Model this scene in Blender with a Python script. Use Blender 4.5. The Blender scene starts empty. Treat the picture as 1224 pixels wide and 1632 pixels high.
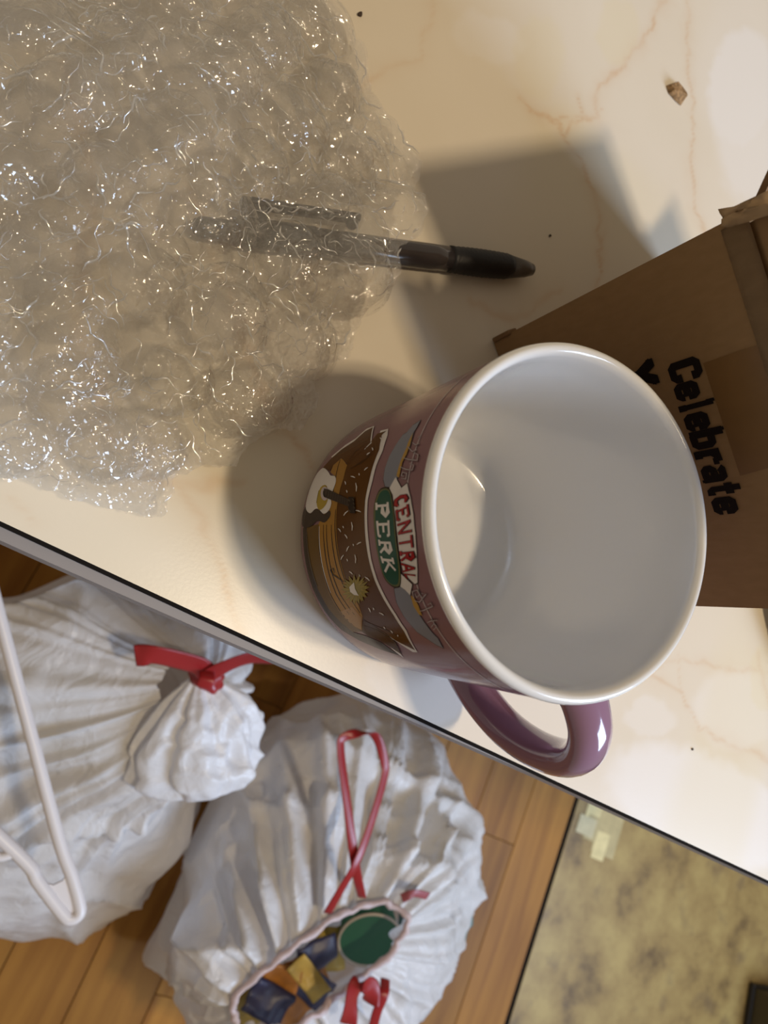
import bpy, bmesh, math, random
import numpy as np
from mathutils import Vector, Matrix
from mathutils.geometry import tessellate_polygon

random.seed(7)
SC = bpy.context.scene
COL = SC.collection
PI = math.pi

# ------------------------------------------------------------------ camera
RIGHT = Vector((0.803974, 0.387786, 0.45083))
UP = Vector((-0.473052, 0.876455, 0.08971))
BACK = Vector((-0.360344, -0.285391, 0.888091))
EYE = Vector((-0.097735, -0.063584, 0.957349))
FPX = 1120.0
cam_data = bpy.data.cameras.new('camera')
cam = bpy.data.objects.new('camera', cam_data)
COL.objects.link(cam)
cam.matrix_world = Matrix(((RIGHT.x, UP.x, BACK.x, EYE.x), (RIGHT.y, UP.y, BACK.y, EYE.y),
                           (RIGHT.z, UP.z, BACK.z, EYE.z), (0, 0, 0, 1)))
cam_data.sensor_fit = 'VERTICAL'
cam_data.sensor_height = 36.0
cam_data.lens = 36.0 * FPX / 1632.0
cam_data.clip_start = 0.01
cam_data.dof.use_dof = True
cam_data.dof.focus_distance = 0.20
cam_data.dof.aperture_fstop = 17.0
SC.camera = cam

# ------------------------------------------------------------------ light
TZ = 0.75                                   # height of the table top
world = bpy.data.worlds.new('room_light')
SC.world = world
world.use_nodes = True
wb = world.node_tree.nodes['Background']
wb.inputs[0].default_value = (1.0, 0.84, 0.64, 1)
wb.inputs[1].default_value = 0.23

def bulb(name, loc, power, col, rad):
    l = bpy.data.lights.new(name, 'POINT')
    l.energy = power
    l.color = col
    l.shadow_soft_size = rad
    o = bpy.data.objects.new(name, l)
    COL.objects.link(o)
    o.location = loc
    return o

bulb('ceiling_bulb', (0.365, -0.065, TZ + 1.4), 17.5, (1.0, 0.80, 0.53), 0.030)
bulb('ceiling_bulb', (0.365, 0.005, TZ + 1.4), 17.5, (1.0, 0.80, 0.53), 0.030)

win = bpy.data.lights.new('window_light', 'AREA')
win.shape = 'RECTANGLE'
win.size, win.size_y = 0.65, 0.9
win.energy = 28.0
win.color = (0.56, 0.73, 1.0)
wo = bpy.data.objects.new('window_light', win)
COL.objects.link(wo)
wo.location = (1.45, -0.42, 1.62)
wo.rotation_euler = (Vector((0.1, 0, TZ)) - Vector(wo.location)).to_track_quat('-Z', 'Y').to_euler()

SC.view_settings.view_transform = 'Standard'
SC.view_settings.look = 'None'
SC.view_settings.gamma = 1.0
SC.view_settings.use_curve_mapping = False
SC.view_settings.exposure = 0.14
SC.cycles.transparent_max_bounces = 24
SC.cycles.max_bounces = 8
SC.cycles.sample_clamp_indirect = 6.0

# ------------------------------------------------------------------ helpers
def pray(px, py):
    """World direction of the photo pixel (px, py)."""
    return (RIGHT * ((px - 612) / FPX) - UP * ((py - 816) / FPX) - BACK)

def at_z(px, py, z):
    d = pray(px, py)
    return EYE + d * ((z - EYE.z) / d.z)

def tab(px, py, h=0.0):
    return at_z(px, py, TZ + h)

def obj(name, me, mats, parent=None, smooth=True):
    if isinstance(me, bmesh.types.BMesh):
        m = bpy.data.meshes.new(name)
        me.to_mesh(m)
        me.free()
        me = m
    o = bpy.data.objects.new(name, me)
    COL.objects.link(o)
    if not isinstance(mats, (list, tuple)):
        mats = [mats]
    for mt in mats:
        me.materials.append(mt)
    if smooth:
        me.polygons.foreach_set('use_smooth', [True] * len(me.polygons))
    if parent is not None:
        o.parent = parent
    return o

def tag(o, label=None, cat=None, group=None, kind=None):
    if label: o['label'] = label
    if cat: o['category'] = cat
    if group: o['group'] = group
    if kind: o['kind'] = kind
    return o

def empty(name, loc=(0, 0, 0), rz=0.0):
    o = bpy.data.objects.new(name, None)
    o.empty_display_size = 0.02
    COL.objects.link(o)
    o.location = loc
    o.rotation_euler = (0, 0, rz)
    return o

def pydata(name, v, f):
    m = bpy.data.meshes.new(name)
    m.from_pydata([tuple(map(float, p)) for p in v], [], f)
    m.update()
    return m

def grid_mesh(name, P, wrap_u=False, keep=None):
    """P: (nv, nu, 3) array."""
    nv, nu = P.shape[:2]
    idx = np.arange(nv * nu).reshape(nv, nu)
    if wrap_u:
        a = idx[:-1]; b = np.roll(idx, -1, axis=1)[:-1]; c = np.roll(idx, -1, axis=1)[1:]; d = idx[1:]
    else:
        a = idx[:-1, :-1]; b = idx[:-1, 1:]; c = idx[1:, 1:]; d = idx[1:, :-1]
    F = np.stack([a, b, c, d], -1).reshape(-1, 4)
    if keep is not None:
        F = F[keep.reshape(-1)]
        used = np.unique(F)
        remap = -np.ones(nv * nu, int)
        remap[used] = np.arange(len(used))
        F = remap[F]
        V = P.reshape(-1, 3)[used]
    else:
        V = P.reshape(-1, 3)
    m = bpy.data.meshes.new(name)
    m.vertices.add(len(V))
    m.vertices.foreach_set('co', np.ascontiguousarray(V, dtype=np.float32).ravel())
    m.loops.add(F.size)
    m.loops.foreach_set('vertex_index', F.ravel().astype(np.int32))
    m.polygons.add(len(F))
    m.polygons.foreach_set('loop_start', (np.arange(len(F)) * 4).astype(np.int32))
    m.polygons.foreach_set('loop_total', np.full(len(F), 4, np.int32))
    m.update(calc_edges=True)
    m.validate()
    return m

def _hash(ix, iy, iz, seed):
    h = (ix * 374761393 + iy * 668265263 + iz * 2147483647 + seed * 1274126177) & 0xffffffff
    h = ((h ^ (h >> 13)) * 1274126177) & 0xffffffff
    h = (h ^ (h >> 16)) & 0xffffffff
    return h.astype(np.float64) / 4294967295.0

def vn(P, freq, seed=0):
    """Smooth value noise in -1..1 at the points P (…,3)."""
    Q = np.asarray(P, float) * freq + 100.0
    I = np.floor(Q).astype(np.int64)
    F = Q - I
    F = F * F * F * (F * (F * 6 - 15) + 10)
    r = 0
    for dx in (0, 1):
        for dy in (0, 1):
            for dz in (0, 1):
                w = (F[..., 0] if dx else 1 - F[..., 0]) * (F[..., 1] if dy else 1 - F[..., 1]) * (F[..., 2] if dz else 1 - F[..., 2])
                r = r + w * _hash(I[..., 0] + dx, I[..., 1] + dy, I[..., 2] + dz, seed)
    return r * 2 - 1

def ridge(P, freq, seed=0):
    return 1 - 2 * np.abs(vn(P, freq, seed))

def sstep(x, a, b):
    t = np.clip((x - a) / (b - a), 0, 1)
    return t * t * (3 - 2 * t)

def box_bm(bm, lo, hi, bevel=0.0):
    r = bmesh.ops.create_cube(bm, size=1.0)
    vs = r['verts']
    for v in vs:
        v.co = Vector([(lo[i] + hi[i]) / 2 + v.co[i] * (hi[i] - lo[i]) for i in range(3)])
    if bevel:
        es = list({e for v in vs for e in v.link_edges})
        bmesh.ops.bevel(bm, geom=es, offset=bevel, segments=2, affect='EDGES', profile=0.5)

def box(name, lo, hi, mat, parent=None, bevel=0.0):
    bm = bmesh.new()
    box_bm(bm, lo, hi, bevel)
    return obj(name, bm, mat, parent, smooth=False)

def lathe(name, prof, seg=96, z0=0.0):
    P = np.zeros((len(prof), seg, 3))
    for i, (r, z) in enumerate(prof):
        a = np.arange(seg) * 2 * PI / seg
        P[i, :, 0] = r * np.cos(a)
        P[i, :, 1] = r * np.sin(a)
        P[i, :, 2] = z + z0
    return grid_mesh(name, P, wrap_u=True)

def smooth_path(pts, n):
    """Catmull-Rom through the points, n samples."""
    p = [Vector(q) for q in pts]
    p = [p[0] * 2 - p[1]] + p + [p[-1] * 2 - p[-2]]
    out = []
    segs = len(p) - 3
    for k in range(n):
        t = k / (n - 1) * segs
        i = min(int(t), segs - 1)
        u = t - i
        a, b, c, d = p[i:i + 4]
        out.append(0.5 * ((2 * b) + (c - a) * u + (2 * a - 5 * b + 4 * c - d) * u * u + (3 * b - a - 3 * c + d) * u ** 3))
    return out

def sweep(name, path, rad, seg=12, flat=None, side=None, caps=True):
    """Tube along the path; rad a number or a list; with flat=(w, t) an elliptic strip whose wide axis follows side."""
    n = len(path)
    P = np.zeros((n, seg, 3))
    nrm = None
    for i, p in enumerate(path):
        t = (path[min(i + 1, n - 1)] - path[max(i - 1, 0)]).normalized()
        if side is not None:
            s = side[i] if isinstance(side, list) else side
            a = (s - t * s.dot(t)).normalized()
        else:
            if nrm is None:
                nrm = t.orthogonal().normalized()
            a = (nrm - t * nrm.dot(t)).normalized()
            nrm = a
        b = t.cross(a)
        r = rad[i] if isinstance(rad, (list, tuple)) else rad
        for k in range(seg):
            q = 2 * PI * k / seg
            if flat:
                w, th = flat[i] if isinstance(flat, list) else flat
                P[i, k] = p + a * (w * math.cos(q)) + b * (th * math.sin(q))
            else:
                P[i, k] = p + (a * math.cos(q) + b * math.sin(q)) * r
    m = grid_mesh(name, P, wrap_u=True)
    if caps:
        bm = bmesh.new()
        bm.from_mesh(m)
        bm.verts.ensure_lookup_table()
        bm.faces.new([bm.verts[k] for k in range(seg)][::-1])
        bm.faces.new([bm.verts[(n - 1) * seg + k] for k in range(seg)])
        bm.to_mesh(m)
        bm.free()
    return m

# ------------------------------------------------------------------ materials
def new_mat(name):
    m = bpy.data.materials.new(name)
    m.use_nodes = True
    nt = m.node_tree
    for n in list(nt.nodes):
        nt.nodes.remove(n)
    out = nt.nodes.new('ShaderNodeOutputMaterial')
    return m, nt, out

def node(nt, kind, **kw):
    n = nt.nodes.new(kind)
    for k, v in kw.items():
        if isinstance(k, str) and k.startswith('i_'):
            n.inputs[k[2:].replace('_', ' ')].default_value = v
        else:
            setattr(n, k, v)
    return n

def simple(name, col, rough=0.5, coat=0.0, metal=0.0, spec=0.5, var=0.0, vscale=60.0, bump=0.0, bscale=200.0, ior=1.5, coat_rough=0.05):
    m, nt, out = new_mat(name)
    b = node(nt, 'ShaderNodeBsdfPrincipled')
    b.inputs['Base Color'].default_value = (*col, 1)
    b.inputs['Roughness'].default_value = rough
    b.inputs['Metallic'].default_value = metal
    b.inputs['Coat Weight'].default_value = coat
    b.inputs['Coat Roughness'].default_value = coat_rough
    b.inputs['Specular IOR Level'].default_value = spec
    b.inputs['IOR'].default_value = ior
    tc = node(nt, 'ShaderNodeTexCoord')
    if var:
        n = node(nt, 'ShaderNodeTexNoise')
        n.inputs['Scale'].default_value = vscale
        n.inputs['Detail'].default_value = 4
        nt.links.new(tc.outputs['Object'], n.inputs['Vector'])
        r = node(nt, 'ShaderNodeMapRange')
        r.inputs['From Min'].default_value = 0.3
        r.inputs['From Max'].default_value = 0.7
        r.inputs['To Min'].default_value = 1 - var
        r.inputs['To Max'].default_value = 1 + var
        nt.links.new(n.outputs['Fac'], r.inputs['Value'])
        mx = node(nt, 'ShaderNodeVectorMath', operation='SCALE')
        mx.inputs[0].default_value = col
        nt.links.new(r.outputs[0], mx.inputs['Scale'])
        nt.links.new(mx.outputs[0], b.inputs['Base Color'])
    if bump:
        n = node(nt, 'ShaderNodeTexNoise')
        n.inputs['Scale'].default_value = bscale
        n.inputs['Detail'].default_value = 3
        nt.links.new(tc.outputs['Object'], n.inputs['Vector'])
        bp = node(nt, 'ShaderNodeBump')
        bp.inputs['Strength'].default_value = bump
        bp.inputs['Distance'].default_value = 0.001
        nt.links.new(n.outputs['Fac'], bp.inputs['Height'])
        nt.links.new(bp.outputs[0], b.inputs['Normal'])
    nt.links.new(b.outputs[0], out.inputs['Surface'])
    return m

def laminate_mat():
    m, nt, out = new_mat('marble_laminate')
    L = nt.links.new
    b = node(nt, 'ShaderNodeBsdfPrincipled')
    b.inputs['Roughness'].default_value = 0.30
    b.inputs['Specular IOR Level'].default_value = 0.35
    a1 = node(nt, 'ShaderNodeAttribute', attribute_name='vein')
    a2 = node(nt, 'ShaderNodeAttribute', attribute_name='cloud')
    a3 = node(nt, 'ShaderNodeAttribute', attribute_name='ochre')
    tc = node(nt, 'ShaderNodeTexCoord')
    n1 = node(nt, 'ShaderNodeTexNoise')
    n1.inputs['Scale'].default_value = 16
    n1.inputs['Detail'].default_value = 5
    L(tc.outputs['Object'], n1.inputs['Vector'])
    base = node(nt, 'ShaderNodeMix', data_type='RGBA')
    base.inputs['A'].default_value = (0.70, 0.62, 0.50, 1)
    base.inputs['B'].default_value = (0.78, 0.71, 0.61, 1)
    L(n1.outputs['Fac'], base.inputs['Factor'])
    c = node(nt, 'ShaderNodeMix', data_type='RGBA')
    c.inputs['B'].default_value = (0.82, 0.79, 0.77, 1)
    L(base.outputs['Result'], c.inputs['A'])
    L(a2.outputs['Fac'], c.inputs['Factor'])
    o = node(nt, 'ShaderNodeMix', data_type='RGBA')
    o.inputs['B'].default_value = (0.74, 0.64, 0.38, 1)
    L(c.outputs['Result'], o.inputs['A'])
    L(a3.outputs['Fac'], o.inputs['Factor'])
    v = node(nt, 'ShaderNodeMix', data_type='RGBA')
    v.inputs['B'].default_value = (0.62, 0.40, 0.22, 1)
    L(o.outputs['Result'], v.inputs['A'])
    L(a1.outputs['Fac'], v.inputs['Factor'])
    L(v.outputs['Result'], b.inputs['Base Color'])
    n2 = node(nt, 'ShaderNodeTexNoise')
    n2.inputs['Scale'].default_value = 900
    L(tc.outputs['Object'], n2.inputs['Vector'])
    bp = node(nt, 'ShaderNodeBump')
    bp.inputs['Strength'].default_value = 0.04
    bp.inputs['Distance'].default_value = 0.0005
    L(n2.outputs['Fac'], bp.inputs['Height'])
    L(bp.outputs[0], b.inputs['Normal'])
    L(b.outputs[0], out.inputs['Surface'])
    return m

def cardboard_mat(name='cardboard', col=(0.30, 0.185, 0.09)):
    m, nt, out = new_mat(name)
    L = nt.links.new
    b = node(nt, 'ShaderNodeBsdfPrincipled')
    b.inputs['Roughness'].default_value = 0.75
    b.inputs['Specular IOR Level'].default_value = 0.2
    tc = node(nt, 'ShaderNodeTexCoord')
    n1 = node(nt, 'ShaderNodeTexNoise')
    n1.inputs['Scale'].default_value = 500
    n1.inputs['Detail'].default_value = 4
    mp = node(nt, 'ShaderNodeMapping')
    mp.inputs['Scale'].default_value = (1, 1, 0.35)
    L(tc.outputs['Object'], mp.inputs[0])
    L(mp.outputs[0], n1.inputs['Vector'])
    mx = node(nt, 'ShaderNodeMix', data_type='RGBA')
    mx.inputs['A'].default_value = (col[0] * 0.86, col[1] * 0.85, col[2] * 0.82, 1)
    mx.inputs['B'].default_value = (col[0] * 1.12, col[1] * 1.12, col[2] * 1.12, 1)
    L(n1.outputs['Fac'], mx.inputs['Factor'])
    L(mx.outputs['Result'], b.inputs['Base Color'])
    bp = node(nt, 'ShaderNodeBump')
    bp.inputs['Strength'].default_value = 0.15
    bp.inputs['Distance'].default_value = 0.0004
    L(n1.outputs['Fac'], bp.inputs['Height'])
    L(bp.outputs[0], b.inputs['Normal'])
    L(b.outputs[0], out.inputs['Surface'])
    return m

def film_mat(name, haze, fres, rough=0.10, scale=260.0, strength=0.6, cap=0.18):
    """Clear polythene film: mostly see-through, with sharp highlights on its creases."""
    m, nt, out = new_mat(name)
    L = nt.links.new
    tc = node(nt, 'ShaderNodeTexCoord')
    n0 = node(nt, 'ShaderNodeTexNoise')
    n0.inputs['Scale'].default_value = scale * 0.35
    n0.inputs['Detail'].default_value = 2
    L(tc.outputs['Object'], n0.inputs['Vector'])
    wv = node(nt, 'ShaderNodeVectorMath', operation='MULTIPLY_ADD')
    wv.inputs[1].default_value = (0.012, 0.012, 0.012)
    L(n0.outputs['Color'], wv.inputs[0])
    L(tc.outputs['Object'], wv.inputs[2])
    vo = node(nt, 'ShaderNodeTexVoronoi', feature='DISTANCE_TO_EDGE')
    vo.inputs['Scale'].default_value = scale * 0.5
    L(wv.outputs[0], vo.inputs['Vector'])
    cr = node(nt, 'ShaderNodeMapRange')
    cr.inputs['From Max'].default_value = 0.12
    L(vo.outputs['Distance'], cr.inputs['Value'])
    n1 = node(nt, 'ShaderNodeTexNoise')
    n1.inputs['Scale'].default_value = scale
    n1.inputs['Detail'].default_value = 3
    L(tc.outputs['Object'], n1.inputs['Vector'])
    ad = node(nt, 'ShaderNodeMath', operation='MULTIPLY_ADD')
    ad.inputs[1].default_value = 1.6
    L(n1.outputs['Fac'], ad.inputs[0])
    L(cr.outputs[0], ad.inputs[2])
    v2 = node(nt, 'ShaderNodeTexVoronoi', feature='DISTANCE_TO_EDGE')
    v2.inputs['Scale'].default_value = scale * 1.5
    L(wv.outputs[0], v2.inputs['Vector'])
    c2 = node(nt, 'ShaderNodeMapRange')
    c2.inputs['From Max'].default_value = 0.2
    c2.inputs['To Max'].default_value = 0.4
    L(v2.outputs['Distance'], c2.inputs['Value'])
    a2 = node(nt, 'ShaderNodeMath', operation='ADD')
    L(ad.outputs[0], a2.inputs[0])
    L(c2.outputs[0], a2.inputs[1])
    bp = node(nt, 'ShaderNodeBump')
    bp.inputs['Strength'].default_value = strength
    bp.inputs['Distance'].default_value = 0.0012
    L(a2.outputs[0], bp.inputs['Height'])
    tr = node(nt, 'ShaderNodeBsdfTransparent')
    tr.inputs[0].default_value = (0.995, 0.993, 0.99, 1)
    gl = node(nt, 'ShaderNodeBsdfGlossy')
    gl.inputs['Roughness'].default_value = rough
    gl.inputs['Color'].default_value = (0.95, 0.95, 0.95, 1)
    L(bp.outputs[0], gl.inputs['Normal'])
    df = node(nt, 'ShaderNodeBsdfDiffuse')
    df.inputs['Color'].default_value = (0.92, 0.91, 0.90, 1)
    tl = node(nt, 'ShaderNodeBsdfTranslucent')
    tl.inputs['Color'].default_value = (0.92, 0.91, 0.90, 1)
    hz = node(nt, 'ShaderNodeMixShader')
    hz.inputs[0].default_value = 0.5
    L(df.outputs[0], hz.inputs[1])
    L(tl.outputs[0], hz.inputs[2])
    m1 = node(nt, 'ShaderNodeMixShader')
    m1.inputs[0].default_value = haze
    L(tr.outputs[0], m1.inputs[1])
    L(hz.outputs[0], m1.inputs[2])
    lw = node(nt, 'ShaderNodeFresnel')
    lw.inputs['IOR'].default_value = 1.5
    sc = node(nt, 'ShaderNodeMath', operation='MULTIPLY', use_clamp=True)
    sc.inputs[1].default_value = fres
    cl = node(nt, 'ShaderNodeMath', operation='MINIMUM')
    cl.inputs[1].default_value = cap
    L(lw.outputs[0], cl.inputs[0])
    L(cl.outputs[0], sc.inputs[0])
    m2 = node(nt, 'ShaderNodeMixShader')
    L(sc.outputs[0], m2.inputs[0])
    L(m1.outputs[0], m2.inputs[1])
    L(gl.outputs[0], m2.inputs[2])
    L(m2.outputs[0], out.inputs['Surface'])
    return m

def crease_mat():
    """Folded double film: see-through with a strong highlight along the fold."""
    m, nt, out = new_mat('crease_film')
    L = nt.links.new
    tr = node(nt, 'ShaderNodeBsdfTransparent')
    df = node(nt, 'ShaderNodeBsdfDiffuse')
    df.inputs['Color'].default_value = (0.92, 0.91, 0.90, 1)
    gl = node(nt, 'ShaderNodeBsdfGlossy')
    gl.inputs['Roughness'].default_value = 0.13
    gl.inputs['Color'].default_value = (0.95, 0.95, 0.95, 1)
    a = node(nt, 'ShaderNodeMixShader')
    a.inputs[0].default_value = 0.2
    L(tr.outputs[0], a.inputs[1])
    L(df.outputs[0], a.inputs[2])
    b = node(nt, 'ShaderNodeMixShader')
    b.inputs[0].default_value = 0.42
    L(a.outputs[0], b.inputs[1])
    L(gl.outputs[0], b.inputs[2])
    L(b.outputs[0], out.inputs['Surface'])
    return m

def bag_mat(name, col=(0.86, 0.84, 0.84), clear=0.10, rough=0.33):
    """Thin white bin-bag plastic, letting some of what is inside show."""
    m, nt, out = new_mat(name)
    L = nt.links.new
    tc = node(nt, 'ShaderNodeTexCoord')
    n1 = node(nt, 'ShaderNodeTexNoise')
    n1.inputs['Scale'].default_value = 45
    n1.inputs['Detail'].default_value = 4
    n1.inputs['Distortion'].default_value = 1.2
    L(tc.outputs['Object'], n1.inputs['Vector'])
    bp = node(nt, 'ShaderNodeBump')
    bp.inputs['Strength'].default_value = 0.5
    bp.inputs['Distance'].default_value = 0.006
    L(n1.outputs['Fac'], bp.inputs['Height'])
    pb = node(nt, 'ShaderNodeBsdfPrincipled')
    pb.inputs['Base Color'].default_value = (*col, 1)
    pb.inputs['Roughness'].default_value = rough
    pb.inputs['Specular IOR Level'].default_value = 0.5
    L(bp.outputs[0], pb.inputs['Normal'])
    tl = node(nt, 'ShaderNodeBsdfTranslucent')
    tl.inputs['Color'].default_value = (*col, 1)
    L(bp.outputs[0], tl.inputs['Normal'])
    m1 = node(nt, 'ShaderNodeMixShader')
    m1.inputs[0].default_value = 0.25
    L(pb.outputs[0], m1.inputs[1])
    L(tl.outputs[0], m1.inputs[2])
    tr = node(nt, 'ShaderNodeBsdfTransparent')
    m2 = node(nt, 'ShaderNodeMixShader')
    m2.inputs[0].default_value = clear
    L(m1.outputs[0], m2.inputs[1])
    L(tr.outputs[0], m2.inputs[2])
    L(m2.outputs[0], out.inputs['Surface'])
    return m

def wood_mat():
    m, nt, out = new_mat('floor_wood')
    L = nt.links.new
    tc = node(nt, 'ShaderNodeTexCoord')
    oi = node(nt, 'ShaderNodeObjectInfo')
    mp = node(nt, 'ShaderNodeMapping')
    mp.inputs['Scale'].default_value = (22, 1.6, 1)
    L(tc.outputs['Object'], mp.inputs[0])
    off = node(nt, 'ShaderNodeVectorMath', operation='ADD')
    L(mp.outputs[0], off.inputs[0])
    cmb = node(nt, 'ShaderNodeCombineXYZ')
    mu = node(nt, 'ShaderNodeMath', operation='MULTIPLY')
    mu.inputs[1].default_value = 37.0
    L(oi.outputs['Random'], mu.inputs[0])
    L(mu.outputs[0], cmb.inputs['Y'])
    L(cmb.outputs[0], off.inputs[1])
    n1 = node(nt, 'ShaderNodeTexNoise')
    n1.inputs['Scale'].default_value = 1.6
    n1.inputs['Detail'].default_value = 5
    n1.inputs['Distortion'].default_value = 0.6
    L(off.outputs[0], n1.inputs['Vector'])
    rp = node(nt, 'ShaderNodeValToRGB')
    rp.color_ramp.elements[0].position = 0.3
    rp.color_ramp.elements[0].color = (0.235, 0.092, 0.014, 1)
    rp.color_ramp.elements[1].position = 0.72
    rp.color_ramp.elements[1].color = (0.43, 0.20, 0.034, 1)
    L(n1.outputs['Fac'], rp.inputs[0])
    hv = node(nt, 'ShaderNodeHueSaturation')
    vr = node(nt, 'ShaderNodeMapRange')
    vr.inputs['To Min'].default_value = 0.82
    vr.inputs['To Max'].default_value = 1.15
    L(oi.outputs['Random'], vr.inputs['Value'])
    L(vr.outputs[0], hv.inputs['Value'])
    L(rp.outputs[0], hv.inputs['Color'])
    b = node(nt, 'ShaderNodeBsdfPrincipled')
    b.inputs['Roughness'].default_value = 0.5
    b.inputs['Specular IOR Level'].default_value = 0.25
    L(hv.outputs[0], b.inputs['Base Color'])
    L(b.outputs[0], out.inputs['Surface'])
    return m

def vinyl_mat():
    m, nt, out = new_mat('mottled_vinyl')
    L = nt.links.new
    tc = node(nt, 'ShaderNodeTexCoord')
    n1 = node(nt, 'ShaderNodeTexNoise')
    n1.inputs['Scale'].default_value = 11
    n1.inputs['Detail'].default_value = 6
    n1.inputs['Roughness'].default_value = 0.62
    L(tc.outputs['Object'], n1.inputs['Vector'])
    rp = node(nt, 'ShaderNodeValToRGB')
    e = rp.color_ramp.elements
    e[0].position = 0.30
    e[0].color = (0.125, 0.072, 0.026, 1)
    e[1].position = 0.66
    e[1].color = (0.46, 0.33, 0.115, 1)
    k = e.new(0.47)
    k.color = (0.34, 0.225, 0.075, 1)
    L(n1.outputs['Fac'], rp.inputs[0])
    n2 = node(nt, 'ShaderNodeTexNoise')
    n2.inputs['Scale'].default_value = 17
    n2.inputs['Detail'].default_value = 3
    L(tc.outputs['Object'], n2.inputs['Vector'])
    r2 = node(nt, 'ShaderNodeMapRange')
    r2.inputs['From Min'].default_value = 0.60
    r2.inputs['From Max'].default_value = 0.72
    r2.inputs['To Max'].default_value = 0.55
    L(n2.outputs['Fac'], r2.inputs['Value'])
    mx = node(nt, 'ShaderNodeMix', data_type='RGBA')
    mx.inputs['B'].default_value = (0.17, 0.11, 0.055, 1)
    L(r2.outputs[0], mx.inputs['Factor'])
    L(rp.outputs[0], mx.inputs['A'])
    b = node(nt, 'ShaderNodeBsdfPrincipled')
    b.inputs['Roughness'].default_value = 0.45
    L(mx.outputs['Result'], b.inputs['Base Color'])
    L(b.outputs[0], out.inputs['Surface'])
    return m

M_LAM = laminate_mat()
M_EDGE = simple('dark_seam', (0.012, 0.010, 0.009), 0.9, spec=0.05)
M_ALU = simple('brushed_edge_metal', (0.27, 0.25, 0.25), 0.5, spec=0.3)
M_UNDER = simple('chipboard', (0.22, 0.16, 0.10), 0.8, var=0.2)
M_LEG = simple('chrome_leg', (0.6, 0.6, 0.6), 0.2, metal=1.0)
M_CARD = cardboard_mat()
M_CARDL = cardboard_mat('cardboard_torn', (0.42, 0.29, 0.17))
M_CARDD = cardboard_mat('cardboard_dark', (0.22, 0.13, 0.065))  # darker board; on the side flap shade is put into its colour
M_TAPE = simple('brown_tape', (0.21, 0.115, 0.042), 0.32, var=0.1)
M_INK = simple('black_print', (0.014, 0.009, 0.008), 0.8, spec=0.1)
M_MAUVE = simple('mauve_glaze', (0.25, 0.135, 0.15), 0.14, ior=1.15)
M_PURPLE = simple('purple_glaze', (0.26, 0.145, 0.235), 0.14, coat=1.0)
M_WHITE = simple('white_glaze', (0.74, 0.735, 0.735), 0.16, coat=0.7)
M_FILM = film_mat('clear_film', 0.112, 2.2, rough=0.085, strength=0.8, cap=0.12)
M_BUB = film_mat('bubble_film', 0.042, 2.2, rough=0.075, scale=200, strength=0.55, cap=0.24)
M_BAG = bag_mat('white_bag_plastic')
M_BAGD = bag_mat('grey_bag_plastic', (0.52, 0.50, 0.51), 0.2)
M_PUFF = bag_mat('bag_top_lit', (0.90, 0.90, 0.93), 0.06)  # sack plastic made paler and bluer, with cool light put into its colour
M_RED = simple('red_drawstring', (0.30, 0.014, 0.016), 0.32)
M_HANG = simple('white_plastic', (0.72, 0.68, 0.68), 0.35)
M_WOOD = wood_mat()
M_VINYL = vinyl_mat()
M_PENB = simple('black_rubber', (0.012, 0.011, 0.012), 0.5, bump=0.2, bscale=900)
M_PENS = simple('smoke_plastic', (0.04, 0.034, 0.036), 0.15, coat=0.5)
M_PENC = simple('dark_clip_plastic', (0.016, 0.015, 0.018), 0.3)
M_PENT = simple('grey_pen_tip', (0.10, 0.085, 0.07), 0.3)

# ------------------------------------------------------------------ setting: floor
floor = box('floor', (-1.2, -1.4, -0.05), (2.4, 1.2, -0.006), simple('subfloor', (0.05, 0.035, 0.02), 0.9), None)
tag(floor, kind='structure')
SEAM_X = 0.826
pw = 0.092
k = 0
x = SEAM_X - 0.003
while x > -1.1:
    y = -1.4 + (k * 0.37) % 0.9 - 0.9
    while y < 1.2:
        y0, y1 = max(y, -1.4), min(y + 0.9, 1.2)
        if y1 - y0 > 0.02:
            box('plank', (x - pw + 0.0011, y0 + 0.0008, -0.006), (x, y1, 0.0), M_WOOD, floor, bevel=0.0006)
        y += 0.9
    x -= pw
    k += 1
box('floor_seam', (SEAM_X - 0.003, -1.4, -0.006), (SEAM_X + 0.006, 1.2, -0.0015), M_EDGE, floor)
box('vinyl_sheet', (SEAM_X + 0.006, -1.4, -0.006), (2.4, 1.2, 0.0), M_VINYL, floor)
M_SQ = [simple('pale_inlay', (0.78, 0.66, 0.34), 0.8, var=0.1), simple('tan_inlay', (0.52, 0.42, 0.20), 0.5, var=0.1), simple('cream_inlay', (0.62, 0.54, 0.32), 0.5, var=0.1)]
for (px, py, w, hgt, q) in ((951, 1299, .050, .036, 0), (972, 1316, .055, .10, 1), (949, 1322, .045, .04, 1), (956, 1348, .03, .045, 0), (934, 1316, .04, .03, 2)):
    c = at_z(px, py, 0)
    INL = globals().get('INL', 0) + 1
    box('inlay_square', (c.x - w / 2, c.y - hgt / 2, -0.001), (c.x + w / 2, c.y + hgt / 2, 0.0003 + 0.0002 * INL), M_SQ[q], floor)

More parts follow.
